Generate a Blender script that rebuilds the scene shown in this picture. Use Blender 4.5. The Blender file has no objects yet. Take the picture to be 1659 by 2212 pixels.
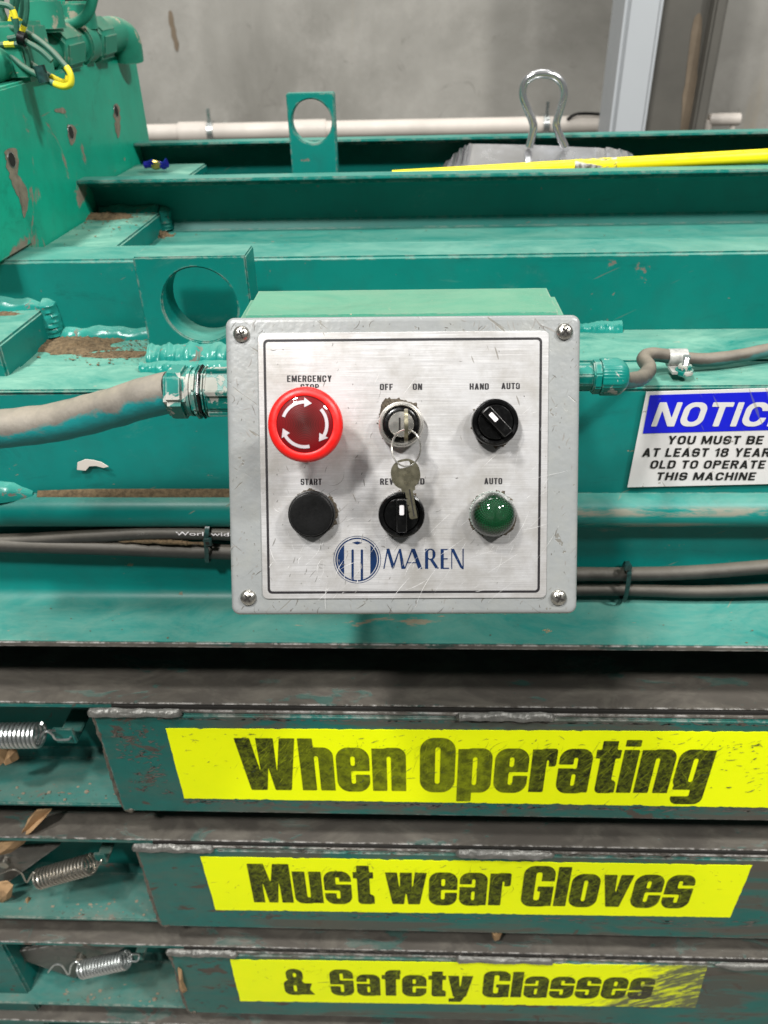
import bpy, bmesh, math, random
import numpy as np
from mathutils import Vector, Matrix, noise as mn
R = math.radians
random.seed(7)
scn = bpy.context.scene
col = scn.collection
V3 = Vector

# ------------------------------------------------------------------ camera
PITCH, ROLL, YAW = R(32.79), R(1.459), R(2.713)
F, CX, CY = 1661.0, 829.5, 1106.0        # focal length and centre, in 1659-wide picture units
fw = V3((-math.sin(YAW)*math.cos(PITCH), math.cos(YAW)*math.cos(PITCH), -math.sin(PITCH)))
r0 = V3((math.cos(YAW), math.sin(YAW), 0)); u0 = r0.cross(fw)
rt = r0*math.cos(ROLL)-u0*math.sin(ROLL); up = u0*math.cos(ROLL)+r0*math.sin(ROLL)
cam_d = bpy.data.cameras.new('camera'); cam = bpy.data.objects.new('camera', cam_d); col.objects.link(cam)
cam.matrix_world = Matrix(((rt.x, up.x, -fw.x, 0), (rt.y, up.y, -fw.y, 0), (rt.z, up.z, -fw.z, 0), (0, 0, 0, 1)))
cam_d.sensor_fit = 'HORIZONTAL'; cam_d.sensor_width = 36; cam_d.lens = 36*F/1659
cam_d.clip_start = 0.02; cam_d.clip_end = 60
cam_d.dof.use_dof = True; cam_d.dof.focus_distance = 0.52; cam_d.dof.aperture_fstop = 15.0
scn.camera = cam
scn.render.engine = 'CYCLES'
scn.view_settings.view_transform = 'Standard'; scn.view_settings.look = 'None'
scn.view_settings.exposure = 0; scn.view_settings.gamma = 1

# ------------------------------------------------------------------ light: an indoor hall under bright ceiling lamps, plus one added soft front fill
w = bpy.data.worlds.new('World'); scn.world = w; w.use_nodes = True
bg = w.node_tree.nodes['Background']; bg.inputs[0].default_value = (.93, 1.0, .99, 1); bg.inputs[1].default_value = .06
def area(loc, tgt, sx, sy, e, c=(1, .99, .96)):
    l = bpy.data.lights.new('area_lamp', 'AREA'); l.shape = 'RECTANGLE'; l.size = sx; l.size_y = sy; l.energy = e; l.color = c
    o = bpy.data.objects.new('area_lamp', l); col.objects.link(o); o.location = loc
    o.rotation_euler = (V3(tgt)-V3(loc)).to_track_quat('-Z', 'Y').to_euler(); return o
area((-1.1, -1.45, 2.75), (0, .5, -.3), .3, .3, 112)
area((1.6, -1.3, 2.7), (0, .5, -.3), .4, .4, 46)  # added front-right fill at lower power, softens the shadows
area((-1.0, -.40, 2.45), (0, .5, -.3), .26, .26, 74)
area((2.1, -.42, 2.3), (0, .5, -.3), .26, .26, 92)
area((.1, 1.9, 3.2), (0, 2.4, -.1), 2.2, .4, 62)

def ray(px, py): return fw+rt*((px-CX)/F)+up*((CY-py)/F)
def at(px, py, X=None, Y=None, Z=None):
    """the point of a real plane X=, Y= or Z= that is seen at picture position px, py"""
    d = ray(px, py)
    t = X/d.x if X is not None else Y/d.y if Y is not None else Z/d.z
    return d*t

# the control panel's own tilted plane
PC = V3((-.00701, .40634, -.22999))
_t, _y, _r = R(28.325), R(1.771), R(-.641)
PM = Matrix.Rotation(_y, 3, 'Z')@Matrix(((1, 0, 0), (0, math.sin(_t), -math.cos(_t)), (0, math.cos(_t), math.sin(_t))))@Matrix.Rotation(_r, 3, 'Z')
PX, PY_, PN = PM.col[0].copy(), PM.col[1].copy(), PM.col[2].copy()
def T(u, v, h): return PC+PX*u+PY_*v+PN*h
def P(px, py, h=0):
    d = ray(px, py); q = PC+PN*h; t = q.dot(PN)/d.dot(PN); w_ = d*t-PC
    return V3((w_.dot(PX), w_.dot(PY_), h))
def PW(px, py, h=0): q = P(px, py, h); return T(q.x, q.y, h)

# ------------------------------------------------------------------ materials
class Mt:
    def __init__(s, name):
        s.m = bpy.data.materials.new(name); s.m.use_nodes = True; s.t = s.m.node_tree; s.b = s.t.nodes['Principled BSDF']
        s.co = s.t.nodes.new('ShaderNodeTexCoord').outputs['Object']
    def n(s, t, **k):
        o = s.t.nodes.new('ShaderNode'+t)
        for a, b in k.items(): setattr(o, a, b)
        return o
    def l(s, a, b):
        if hasattr(a, 'default_value') and hasattr(a, 'is_linked'): s.t.links.new(a, b)
        elif isinstance(a, (tuple, list)): b.default_value = tuple(a)+(1,)*(len(b.default_value)-len(a))
        else: b.default_value = a
    def map(s, sc=(1, 1, 1), rot=(0, 0, 0), loc=(0, 0, 0), co=None):
        o = s.n('Mapping'); s.l(co or s.co, o.inputs[0]); o.inputs['Scale'].default_value = sc; o.inputs['Rotation'].default_value = rot; o.inputs['Location'].default_value = loc
        return o.outputs[0]
    def noise(s, sc, det=4, ro=.55, dis=0, co=None):
        o = s.n('TexNoise'); s.l(co or s.co, o.inputs['Vector']); o.inputs['Scale'].default_value = sc; o.inputs['Detail'].default_value = det
        o.inputs['Roughness'].default_value = ro; o.inputs['Distortion'].default_value = dis; return o.outputs['Fac']
    def rng(s, v, a, b, c=0, d=1):
        o = s.n('MapRange'); s.l(v, o.inputs[0])
        for i, q in enumerate((a, b, c, d)): s.l(q, o.inputs[i+1])
        return o.outputs[0]
    def ma(s, op, a, b=0, c=None):
        o = s.n('Math', operation=op); s.l(a, o.inputs[0]); s.l(b, o.inputs[1])
        if c is not None: s.l(c, o.inputs[2])
        return o.outputs[0]
    def mix(s, f, a, b):
        o = s.n('Mix', data_type='RGBA'); s.l(f, o.inputs[0]); s.l(a, o.inputs[6]); s.l(b, o.inputs[7]); return o.outputs[2]
    def nz(s):
        g = s.n('NewGeometry'); x = s.n('SeparateXYZ'); s.l(g.outputs['Normal'], x.inputs[0]); return x.outputs[2]
    def edge(s, rad):
        bv = s.n('Bevel', samples=4); bv.inputs[0].default_value = rad; g = s.n('NewGeometry')
        d = s.n('VectorMath', operation='DOT_PRODUCT'); s.l(bv.outputs[0], d.inputs[0]); s.l(g.outputs['Normal'], d.inputs[1]); return s.ma('SUBTRACT', 1, d.outputs['Value'])
    def bump(s, h, st=.3, dist=.001, on='Normal'):
        o = s.n('Bump'); s.l(h, o.inputs['Height']); o.inputs['Strength'].default_value = st; o.inputs['Distance'].default_value = dist; s.l(o.outputs[0], s.b.inputs[on]); return o.outputs[0]
    def dash(s, ang, sc, thr, plane='xz'):
        """thin elongated marks in one direction"""
        rot = (0, ang, 0) if plane == 'xz' else (0, 0, ang)
        scl = (sc, sc, sc*14) if plane == 'xz' else (sc, sc*14, sc)
        a = s.map(scl=None) if False else s.map((1, 1, 1), rot)
        b = s.map(scl, co=a); f = s.noise(1, 2, .5, .3, b)
        return s.rng(f, thr, thr+.03)
    def out(s, col_=None, ro=None, me=None, **k):
        if col_ is not None: s.l(col_, s.b.inputs['Base Color'])
        if ro is not None: s.l(ro, s.b.inputs['Roughness'])
        if me is not None: s.l(me, s.b.inputs['Metallic'])
        for a, b in k.items(): s.l(b, s.b.inputs[a.replace('_', ' ')])
        return s.m

TEAL = (.0, .142, .118)
def paint(name, base=TEAL, chip=.66, chipcol=(.20, .17, .14), dust=.65, dustcol=(.20, .37, .29), edge=.5, edgecol=(.42, .36, .31), rough=.38, csc=22, spec=.22, bsc=350, bst=.12, stretch=1, dirt=0, bands=(), bandcol=(.27, .235, .185)):
    s = Mt(name)
    big = s.noise(5, 5, .6)
    c = s.mix(s.rng(big, .3, .7, 0, 1), base, tuple(x*1.22+.006 for x in base))
    c = s.mix(s.rng(s.noise(38, 5, .65), .45, .75, 0, .35), c, tuple(x*.6+.015 for x in base))
    c = s.mix(s.rng(s.noise(13, 9, .78, .8, s.map((.45, 1, 1.6))), .56, .70, 0, .5), c, tuple(x*.42+.006 for x in base))
    c = s.mix(s.rng(s.noise(17, 9, .78, .6, s.map((.4, 1, 1), (0, 0, 0), (3, 5, 7))), .58, .72, 0, .35), c, (.12, .24, .20) if base[1] > .12 else c)
    co = s.map((1/stretch, 1, 1))
    ch = s.noise(csc, 8, .66, .6, co); chm = s.rng(ch, chip, chip+.025)
    ch2 = s.rng(s.noise(csc*5, 4, .6, .4, co), .705, .73); chm = s.ma('MAXIMUM', chm, ch2)
    sc = s.ma('MULTIPLY', s.dash(R(25), 20, .74), .55)
    chm = s.ma('MAXIMUM', chm, sc)
    cc = s.mix(s.noise(90, 3), chipcol, tuple(x*.45 for x in chipcol))
    c = s.mix(chm, c, cc)
    rr = s.rng(chm, 0, 1, rough, .75)
    if bands:
        xy = s.n('SeparateXYZ'); s.l(s.co, xy.inputs[0]); wn = s.noise(26, 8, .7, .5, s.map((.22, 1, 1)))
        fine = s.rng(s.noise(160, 4, .7), .3, .7, (.24), .36)
        for b0, b1, xa in bands:
            m_ = s.ma('MULTIPLY', s.rng(xy.outputs[2], b0-.002, b0+.001), s.rng(xy.outputs[2], b1+.002, b1-.001))
            m_ = s.ma('MULTIPLY', m_, s.rng(xy.outputs[0], xa-.03, xa+.03)); m_ = s.ma('MULTIPLY', m_, s.rng(wn, .46, .54, 0, .8))
            c = s.mix(m_, c, bandcol); rr = s.ma('MAXIMUM', rr, s.ma('MULTIPLY', m_, .7))
    if dirt:
        c = s.mix(s.rng(s.noise(26 if name.startswith('bare') else 9, 8, .75, .6, s.map((.5, 1, 1))), .46, .66, 0, dirt), c, (.16, .145, .12) if name.startswith('bare') else (.10, .085, .06))
    if edge:
        e = s.edge(.0022); em = s.ma('MULTIPLY', s.rng(e, .03, .16), s.rng(s.noise(75, 6, .75), .46, .58, 0, edge)); c = s.mix(em, c, edgecol)
    if dust:
        up_ = s.rng(s.nz(), .45, .92); dn = s.rng(s.noise(24, 9, .74, .5, s.map((.5, 1, 1))), .30, .70, .05, 1)
        dm = s.ma('MULTIPLY', s.ma('MULTIPLY', up_, dn), dust)
        c = s.mix(dm, c, dustcol); rr = s.ma('MAXIMUM', rr, s.ma('MULTIPLY', dm, .8))
    hh = s.ma('ADD', s.ma('MULTIPLY', s.noise(bsc, 3), .5), s.ma('MULTIPLY', chm, -.8))
    s.bump(hh, bst, .001)
    return s.out(c, rr, 0, Specular_IOR_Level=spec)

def simple(name, c, ro=.5, me=0, var=.25, sc=60, bst=.08, **k):
    s = Mt(name); f = s.noise(sc, 5, .6)
    cc = s.mix(s.rng(f, .3, .7), c, tuple(x*(1-var) for x in c)); s.bump(s.noise(sc*6, 3), bst, .0006)
    return s.out(cc, s.rng(s.noise(sc*2, 4), .3, .7, max(0, ro-.08), min(1, ro+.1)), me, **k)

M = {}
M['teal'] = paint('teal_paint')
M['teal_web'] = paint('teal_paint_recessed', chip=.70, csc=16, dust=.5, rough=.42)
M['teal_side'] = paint('teal_paint_end_plate', base=(.004, .29, .185), chip=.62, csc=9, chipcol=(.30, .26, .20), dust=.4)
M['teal_top'] = paint('dusty_teal_ledge', chip=.64, csc=18, dust=.8, dustcol=(.25, .43, .33), chipcol=(.35, .25, .2), stretch=3)
M['teal_weld'] = paint('glossy_painted_weld', base=(.008, .185, .155), chip=.60, rough=.22, dust=.6, csc=60, bsc=120, bst=.3, edge=0)
M['teal_fit'] = paint('chipped_teal_fitting', chip=.545, csc=48, chipcol=(.55, .53, .48), dust=.35, rough=.33, edge=.6, edgecol=(.5, .48, .44))
M['flange'] = paint('lower_flange_paint', base=(.004, .215, .185), chip=.64, csc=24, dust=.35, dustcol=(.34, .36, .28), chipcol=(.35, .27, .18), stretch=2.5)
PLATE = dict(base=(.003, .10, .086), chip=.60, bandcol=(.085, .072, .06), csc=42, chipcol=(.10, .085, .07), dust=.2, stretch=2.2, dirt=.45, edge=.9, edgecol=(.30, .28, .26), rough=.4)
M['steel'] = paint('bare_worn_steel', base=(.055, .048, .041), chip=.57, csc=34, chipcol=(.01, .07, .055), dust=.15, dustcol=(.2, .18, .15), stretch=2.5, edge=1, edgecol=(.45, .43, .41), rough=.34, spec=.8, dirt=.6, bst=.3, bsc=200)
M['chan'] = paint('lower_channel_paint', base=(.002, .115, .10), chip=.62, csc=30, chipcol=(.12, .10, .08), dust=.35, dustcol=(.22, .24, .20), stretch=1.6, dirt=.45)
M['green_fit'] = paint('green_hydraulic_paint', base=(.02, .20, .13), chip=.60, csc=30, chipcol=(.42, .40, .30), dust=.7, dustcol=(.33, .33, .24))
M['boxteal'] = paint('enclosure_green_paint', base=(.045, .205, .135), chip=.70, csc=60, chipcol=(.45, .42, .3), dust=.45, dustcol=(.24, .32, .22), bsc=700, bst=.3)
M['bead'] = simple('grey_weld_metal', (.17, .165, .15), .42, .3, .5, 90, .5)
M['weld_dark'] = simple('brown_seam_weld', (.13, .11, .085), .45, .2, .5, 150, .4)
M['black'] = simple('black_plastic', (.003, .003, .003), .2, 0, .2, 200, .06, Specular_IOR_Level=.4)
M['blackmat'] = simple('matt_black_rubber', (.005, .005, .005), .42, 0, .3, 300, .2, Specular_IOR_Level=.14)
M['chrome'] = simple('chrome', (.62, .60, .56), .22, .85, .06, 40, .0)
M['screw'] = simple('screw_steel', (.55, .53, .48), .25, .9, .5, 400, .2)
M['brass'] = simple('nickel_key_metal', (.36, .33, .23), .3, .9, .3, 150, .1)
M['dark'] = simple('slot_shadow_grime', (.01, .008, .006), .8)
M['red'] = simple('red_plastic', (.72, .008, .006), .42, 0, .1, 120, .05)
M['white'] = simple('white_marking', (.66, .63, .64), .45, 0, .08, 300, .05)
M['arrow'] = simple('pale_arrow_print', (.45, .40, .42), .5, 0, .08, 300, .0)
M['ink'] = simple('black_print', (.012, .01, .012), .45, 0, .2, 400, 0)
M['blueink'] = simple('blue_print', (.001, .016, .068), .5, 0, .3, 260, 0, Specular_IOR_Level=.2)
M['crumb'] = simple('pale_crumbs', (.26, .215, .155), .9, 0, .6, 90, .3)
M['grime'] = simple('grey_brown_grime', (.095, .075, .05), .95, 0, .7, 500, .9)
M['dirt'] = simple('brown_dust_dirt', (.17, .115, .06), .95, 0, .65, 260, .9)
M['card'] = simple('torn_cardboard', (.42, .26, .13), .9, 0, .35, 50, .4)
M['galv'] = simple('galvanised_steel', (.60, .62, .61), .3, .85, .2, 25, .03)
M['tin'] = simple('dull_spring_steel', (.42, .39, .34), .28, .9, .2, 60, .05)
M['yel'] = simple('yellow_pole_paint', (.85, .72, .005), .35, 0, .12, 30, .05)
M['pan'] = simple('shiny_pan_metal', (.58, .58, .59), .2, .85, .15, 20, .03)
M['cream'] = simple('cream_pipe', (.66, .60, .54), .5, 0, .22, 7, .05)
M['colgrey'] = simple('grey_column_paint', (.44, .46, .48), .5, 0, .08, 5, .05)
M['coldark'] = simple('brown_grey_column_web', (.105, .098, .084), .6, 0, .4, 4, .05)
M['wrap_blue'] = simple('blue_foil', (.02, .02, .35), .3, .4); M['wrap_gold'] = simple('gold_foil', (.6, .45, .12), .25, .7)

def concrete():
    s = Mt('stained_concrete')
    c = s.mix(s.rng(s.noise(1.3, 8, .62, .4), .33, .68), (.18, .172, .152), (.37, .355, .325))
    c = s.mix(s.rng(s.noise(5, 8, .7), .5, .72, 0, .5), c, (.42, .40, .37))
    c = s.mix(s.rng(s.noise(9, 6, .7, 1.2), .60, .72, 0, .5), c, (.13, .12, .105))
    v = s.map((7, 1, .5)); c = s.mix(s.rng(s.noise(1, 5, .6, .2, v), .63, .78, 0, .6), c, (.33, .27, .18))
    s.bump(s.noise(40, 6), .2, .004); return s.out(c, .85, 0)
M['conc'] = concrete()

def lidmat():
    s = Mt('grey_hammered_enamel')
    c = s.mix(s.rng(s.noise(25, 5), .3, .7), (.208, .217, .216), (.242, .250, .249))
    sc = s.ma('MAXIMUM', s.dash(R(40), 45, .70), s.dash(R(-35), 36, .71))
    sp = s.rng(s.noise(110, 5, .6, .4), .67, .69)
    k = s.ma('MAXIMUM', sc, sp)
    e = s.edge(.0016); em = s.ma('MULTIPLY', s.rng(e, .02, .15), s.rng(s.noise(110, 5, .7), .5, .62))
    k = s.ma('MAXIMUM', k, em)
    c = s.mix(s.ma('MULTIPLY', k, .8), c, (.13, .12, .10))
    up_ = s.rng(s.noise(60, 6, .7), .45, .75, 0, .25); c = s.mix(up_, c, (.30, .29, .24))
    s.bump(s.ma('ADD', s.noise(260, 2, .4), s.ma('MULTIPLY', k, -.6)), .28, .0008)
    return s.out(c, .32, 0, Specular_IOR_Level=.5)
M['lid'] = lidmat()

def alu():
    s = Mt('brushed_aluminium')
    at_ = s.n('Attribute', attribute_name='loc').outputs['Vector']
    br = s.noise(1, 3, .7, 0, s.map((25, 2600, 1), co=at_))
    g = s.noise(30, 6, .7, 0, at_)
    c = s.mix(s.rng(br, .25, .75), (.46, .45, .452), (.71, .70, .70))
    c = s.mix(s.rng(g, .42, .66, 0, .6), c, (.36, .335, .30)); c = s.mix(s.rng(s.noise(11, 7, .7, .6, at_), .5, .68, 0, .4), c, (.27, .25, .21))
    sc1 = s.dash(R(55), 60, .715, 'xy'); 
    def dash2(ang, sc, thr, ln=22):
        a = s.map((1, 1, 1), (0, 0, ang), co=at_); b = s.map((sc, sc*ln, 1), co=a)
        m = s.noise(1, 1, .5, .2, b); return s.rng(m, thr, thr+.02)
    dens = s.rng(s.noise(14, 2, .5, 0, at_), .35, .5)
    k = s.ma('MAXIMUM', dash2(R(-50), 70, .74), dash2(R(-62), 90, .74)); k = s.ma('MAXIMUM', k, s.ma('MULTIPLY', dash2(R(20), 70, .75), .7))
    k = s.ma('MULTIPLY', k, dens)
    kd = s.ma('MULTIPLY', dash2(R(70), 50, .745, 8), .75)
    sp = s.rng(s.noise(230, 5, .65, .5, at_), .69, .73, 0, .6)
    c = s.mix(s.ma('MAXIMUM', kd, sp), c, (.22, .20, .17))
    ro = s.rng(br, .2, .8, .30, .46)
    s.bump(s.ma('ADD', s.ma('MULTIPLY', br, .25), s.ma('MULTIPLY', g, .5)), .22, .0006)
    return s.out(c, ro, .55)
M['alu'] = alu()

def gem(name, c1, c2, kind):
    s = Mt(name); at_ = s.n('Attribute', attribute_name='loc').outputs['Vector']
    x = s.n('SeparateXYZ'); s.l(at_, x.inputs[0])
    ln = s.n('VectorMath', operation='LENGTH'); fl = s.map((1, 1, 0), co=at_); s.l(fl, ln.inputs[0]); rad = ln.outputs['Value']
    ang = s.ma('ARCTAN2', x.outputs[1], x.outputs[0])
    if kind == 'green':
        rg = s.ma('SINE', s.ma('MULTIPLY', rad, 2*math.pi/.0018)); an = s.ma('SINE', s.ma('MULTIPLY', ang, 30))
        f = s.ma('MULTIPLY', rg, an); h = s.ma('ADD', f, s.ma('MULTIPLY', rg, .15))
        c = s.mix(s.rng(f, -.6, 1.3), c1, c2)
        sp = s.n('TexVoronoi'); s.l(at_, sp.inputs['Vector']); sp.inputs['Scale'].default_value = 900
        c = s.mix(s.rng(sp.outputs['Distance'], .12, .02, 0, .5), c, (.02, .75, .3))
        c = s.mix(s.rng(rad, .0085, .0125), c, tuple(q*1.3 for q in c1))
        s.bump(h, .45, .0004)
    else:
        rg = s.ma('SINE', s.ma('MULTIPLY', rad, 2*math.pi/.0009)); c = s.mix(s.rng(rad, .003, .014), c1, c2)
        c = s.mix(s.rng(rg, -.2, 1, 0, .35), c, (.30, .01, .012)); s.bump(rg, .18, .0003)
    return s.out(c, .4, 0, Coat_Weight=1.0, Coat_Roughness=.04, Specular_IOR_Level=.15)
M['lens_green'] = gem('green_faceted_lens', (0, .007, .002), (.0, .085, .022), 'green')
M['lens_red'] = gem('dark_red_lens', (.024, .006, .005), (.12, .001, .003), 'red')

def hosemat(name, c, tealamt=0, dustamt=.6):
    s = Mt(name); f = s.noise(40, 6, .65)
    cc = s.mix(s.rng(f, .35, .7), c, tuple(x*.55 for x in c))
    if tealamt:
        f2 = s.ma('ADD', s.noise(16, 6, .7, .4, s.map((.45, 1, 1))), s.rng(s.nz(), -.6, .7, .22, -.16))
        cc = s.mix(s.rng(f2, .5, .58, 0, tealamt), cc, (.0, .19, .19))
    d = s.ma('MULTIPLY', s.rng(s.nz(), .2, .9), s.rng(s.noise(30, 6, .7), .35, .6, .25, dustamt)); cc = s.mix(d, cc, (.30, .26, .20))
    s.bump(s.noise(150, 5), .35, .0015); return s.out(cc, .6, 0)
M['conduit'] = hosemat('dusty_grey_conduit_sheath', (.165, .15, .13), 1, .75)
M['hose'] = hosemat('black_rubber_hose', (.04, .038, .034), 0, .32)
M['cable'] = hosemat('dusty_cable_sheath', (.085, .072, .06), .5, .5)
M['wire'] = hosemat('green_painted_wire', (.02, .13, .085), 0, .4)
M['wire_y'] = simple('yellow_wire', (.82, .68, .03), .4, 0, .2, 80)
M['tie'] = simple('painted_cable_tie', (.02, .07, .065), .35, 0, .7, 300)

def sticker(name, letters=False, fade=None, right=None):
    s = Mt(name); x = s.n('SeparateXYZ'); s.l(s.co, x.inputs[0])
    Yc = (.90, .985, .0)
    def d2(ang, sc, thr, ln=16):
        a = s.map((1, 1, 1), (0, ang, 0)); b = s.map((sc, 1, sc*ln), co=a); m = s.noise(1, 2, .6, .5, b); return s.rng(m, thr, thr+.05)
    if letters:
        k = s.ma('MAXIMUM', d2(R(58), 40, .62), d2(R(42), 55, .64)); k = s.ma('MAXIMUM', k, d2(R(-55), 45, .66))
        fz = s.rng(s.noise(7, 3), .35, .7, .0, .3)
        g = s.noise(170, 6, .8)
        ink = s.mix(s.rng(g, .42, .66), (.012, .014, .003), (.14, .17, .004))
        if fade: 
            fd = s.ma('MULTIPLY', s.rng(x.outputs[0], fade[0], fade[1]), s.rng(x.outputs[0], fade[3], fade[2])); ink = s.mix(s.ma('MULTIPLY', fd, .85), ink, s.mix(s.rng(s.noise(90, 6, .8), .4, .62), (.08, .095, .003), (.26, .31, .003)))
            k = s.ma('MULTIPLY', k, s.rng(fd, 0, 1, 1, .7))
        c = s.mix(s.ma('MULTIPLY', k, .5), ink, (.26, .31, .01))
    else:
        c = s.mix(s.rng(s.noise(20, 5, .7), .4, .75, 0, .5), Yc, (.78, .93, .0))
        k = s.ma('MAXIMUM', d2(R(60), 18, .735, 20), d2(R(10), 30, .73, 6)); sp = s.rng(s.noise(60, 6, .65, .6, s.map((.6, 1, 1.5))), .705, .72)
        k = s.ma('MAXIMUM', k, sp)
        c = s.mix(s.ma('MULTIPLY', k, .8), c, (.06, .10, .05))
    if right:
        zz = s.ma('SUBTRACT', x.outputs[0], s.ma('MULTIPLY', s.ma('SUBTRACT', 0, s.noise(9, 7, .75, .5, s.map((1, 1, 5), co=s.map((1, 1, 1), (0, R(28), 0))))), right[2]))
        c = s.mix(s.ma('MULTIPLY', s.rng(zz, right[0]+right[2]*.5, right[1]+right[2]*.5, 0, .95), s.rng(s.noise(1, 5, .7, .4, s.map((30, 1, 160), co=s.map((1, 1, 1), (0, R(32), 0)))), .40, .50, .25, 1)), c, (.10, .105, .078) if not letters else (.05, .045, .035))
    s.bump(s.noise(120, 3), .08, .001)
    return s.out(c, .5, 0, Specular_IOR_Level=.12)

# ------------------------------------------------------------------ geometry helpers
class MB:
    def __init__(s): s.v = []; s.f = []; s.loc = []; s.has = False
    def add(s, vs, fs, loc=None):
        b = len(s.v); s.v += [V3(q) for q in vs]; s.f += [tuple(i+b for i in f) for f in fs]
        if loc: s.has = True; s.loc += list(loc)
        else: s.loc += [(0, 0, 0)]*len(vs)
        return s
    def box(s, x0, x1, y0, y1, z0, z1, fn=None):
        fn = fn or (lambda a, b, c: V3((a, b, c)))
        vs = [fn(x, y, z) for z in (z0, z1) for y in (y0, y1) for x in (x0, x1)]
        return s.add(vs, [(0, 2, 3, 1), (4, 5, 7, 6), (0, 1, 5, 4), (2, 6, 7, 3), (0, 4, 6, 2), (1, 3, 7, 5)])
    def prism(s, prof, x0, x1, nx=1, jit=0):
        """(y, z) outline swept along x"""
        n = len(prof); vs = []
        for i in range(nx+1):
            x = x0+(x1-x0)*i/nx
            for y, z in prof:
                j = jit*mn.noise(V3((x*6, y*20, z*20))); vs.append((x, y+j, z+j))
        fs = [(i*n+k, (i+1)*n+k, (i+1)*n+(k+1) % n, i*n+(k+1) % n) for i in range(nx) for k in range(n)]
        fs += [tuple(range(n)), tuple(range(nx*n, nx*n+n))[::-1]]
        return s.add(vs, fs)
    def outline(s, pts, fn, h0, h1):
        n = len(pts); vs = [fn(x, y, h0) for x, y in pts]+[fn(x, y, h1) for x, y in pts]
        return s.add(vs, [tuple(range(n))[::-1], tuple(range(n, 2*n))]+[(k, (k+1) % n, n+(k+1) % n, n+k) for k in range(n)])
    def tube(s, pts, r, seg=12, caps=True, closed=False, rn=0, rf=None, twist=0, square=False):
        pts = [V3(p) for p in pts]; n = len(pts); vs = []; nrm = None
        for i, p in enumerate(pts):
            a = pts[(i-1) % n] if closed or i > 0 else p; b = pts[(i+1) % n] if closed or i < n-1 else p
            t = (b-a).normalized()
            if nrm is None: nrm = t.orthogonal().normalized()
            nrm = (nrm-t*nrm.dot(t)).normalized(); bi = t.cross(nrm)
            rr = (rf(i/(n-1)) if rf else 1)*(r if not isinstance(r, (list, tuple)) else r[i])
            for k in range(seg):
                an = 2*math.pi*k/seg+twist; d = nrm*math.cos(an)+bi*math.sin(an); q = p+d*rr
                if rn: q += d*rn*mn.noise(q*90)
                vs.append(q)
        m = n if closed else n-1
        fs = [(i*seg+k, i*seg+(k+1) % seg, ((i+1) % n)*seg+(k+1) % seg, ((i+1) % n)*seg+k) for i in range(m) for k in range(seg)]
        if caps and not closed: fs += [tuple(range(seg))[::-1], tuple(range((n-1)*seg, n*seg))]
        return s.add(vs, fs)
    def lathe(s, prof, fn, seg=48, loc=False, wob=None):
        """(radius, height) outline turned about the axis of fn(u, v, h)"""
        n = len(prof); vs = []; lo = []
        for i, (r, h) in enumerate(prof):
            for k in range(seg):
                a = 2*math.pi*k/seg; q = r*(1+(wob(a, i) if wob else 0)); u, v = q*math.cos(a), q*math.sin(a)
                vs.append(fn(u, v, h)); lo.append((u, v, h))
        fs = [(i*seg+k, i*seg+(k+1) % seg, (i+1)*seg+(k+1) % seg, (i+1)*seg+k) for i in range(n-1) for k in range(seg)]
        fs += [tuple(range(seg))[::-1], tuple(range((n-1)*seg, n*seg))]
        return s.add(vs, fs, lo if loc else None)
    def loops(s, loops, fn, loc=False):
        n = len(loops[0]); vs = []; lo = []
        for L in loops:
            for q in L: vs.append(fn(*q)); lo.append(q)
        fs = [(i*n+k, i*n+(k+1) % n, (i+1)*n+(k+1) % n, (i+1)*n+k) for i in range(len(loops)-1) for k in range(n)]
        fs += [tuple(range(n))[::-1], tuple(range((len(loops)-1)*n, len(loops)*n))]
        return s.add(vs, fs, lo if loc else None)
    def build(s, name, mat, parent=None, bevel=0, seg=2, smooth=True, kind=None, label=None, disp=None):
        off = ORG.get(parent.name, V3()) if parent else V3()
        me = bpy.data.meshes.new(name); bm = bmesh.new()
        la = bm.verts.layers.float_vector.new('loc') if s.has else None
        vl = [bm.verts.new(q-off) for q in s.v]
        for f in s.f:
            try: bm.faces.new([vl[i] for i in f])
            except ValueError: pass
        if s.has:
            for q, lo in zip(vl, s.loc): q[la] = lo
        bmesh.ops.recalc_face_normals(bm, faces=bm.faces)
        if bevel:
            es = [e for e in bm.edges if len(e.link_faces) == 2 and e.calc_face_angle(0) > R(38)]
            bmesh.ops.bevel(bm, geom=es, offset=bevel, segments=seg, affect='EDGES', clamp_overlap=True)
        if disp:
            for q in bm.verts: q.co = disp(q.co+off)-off
        bm.to_mesh(me); bm.free()
        if smooth:
            me.polygons.foreach_set('use_smooth', [True]*len(me.polygons)); me.set_sharp_from_angle(angle=R(40))
        me.materials.append(mat)
        o = bpy.data.objects.new(name, me); col.objects.link(o)
        if parent: o.parent = parent; ORG[o.name] = off
        else: ORG[o.name] = V3()
        if kind: o['kind'] = kind
        if label: o['label'] = label
        return o
ORG = {}
def thing(name, label, cat, loc, group=None):
    o = bpy.data.objects.new(name, None); col.objects.link(o); o.location = loc; o.empty_display_size = .02
    ORG[o.name] = V3(loc); o['label'] = label; o['category'] = cat
    if group: o['group'] = group
    return o
def tag(o, label, cat, group=None):
    o['label'] = label; o['category'] = cat
    if group: o['group'] = group
    return o
def cr(pts, n=8, closed=False):
    """smooth curve through points"""
    P_ = [V3(p) for p in pts]; m = len(P_); out = []
    for i in range(m if closed else m-1):
        g = (lambda j: P_[j % m]) if closed else (lambda j: P_[max(0, min(m-1, j))])
        a, b, c, d = g(i-1), g(i), g(i+1), g(i+2)
        for k in range(n):
            t = k/n; out.append(.5*((2*b)+(c-a)*t+(2*a-5*b+4*c-d)*t*t+(3*b-a-3*c+d)*t**3))
    if not closed: out.append(P_[-1])
    return out
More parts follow.
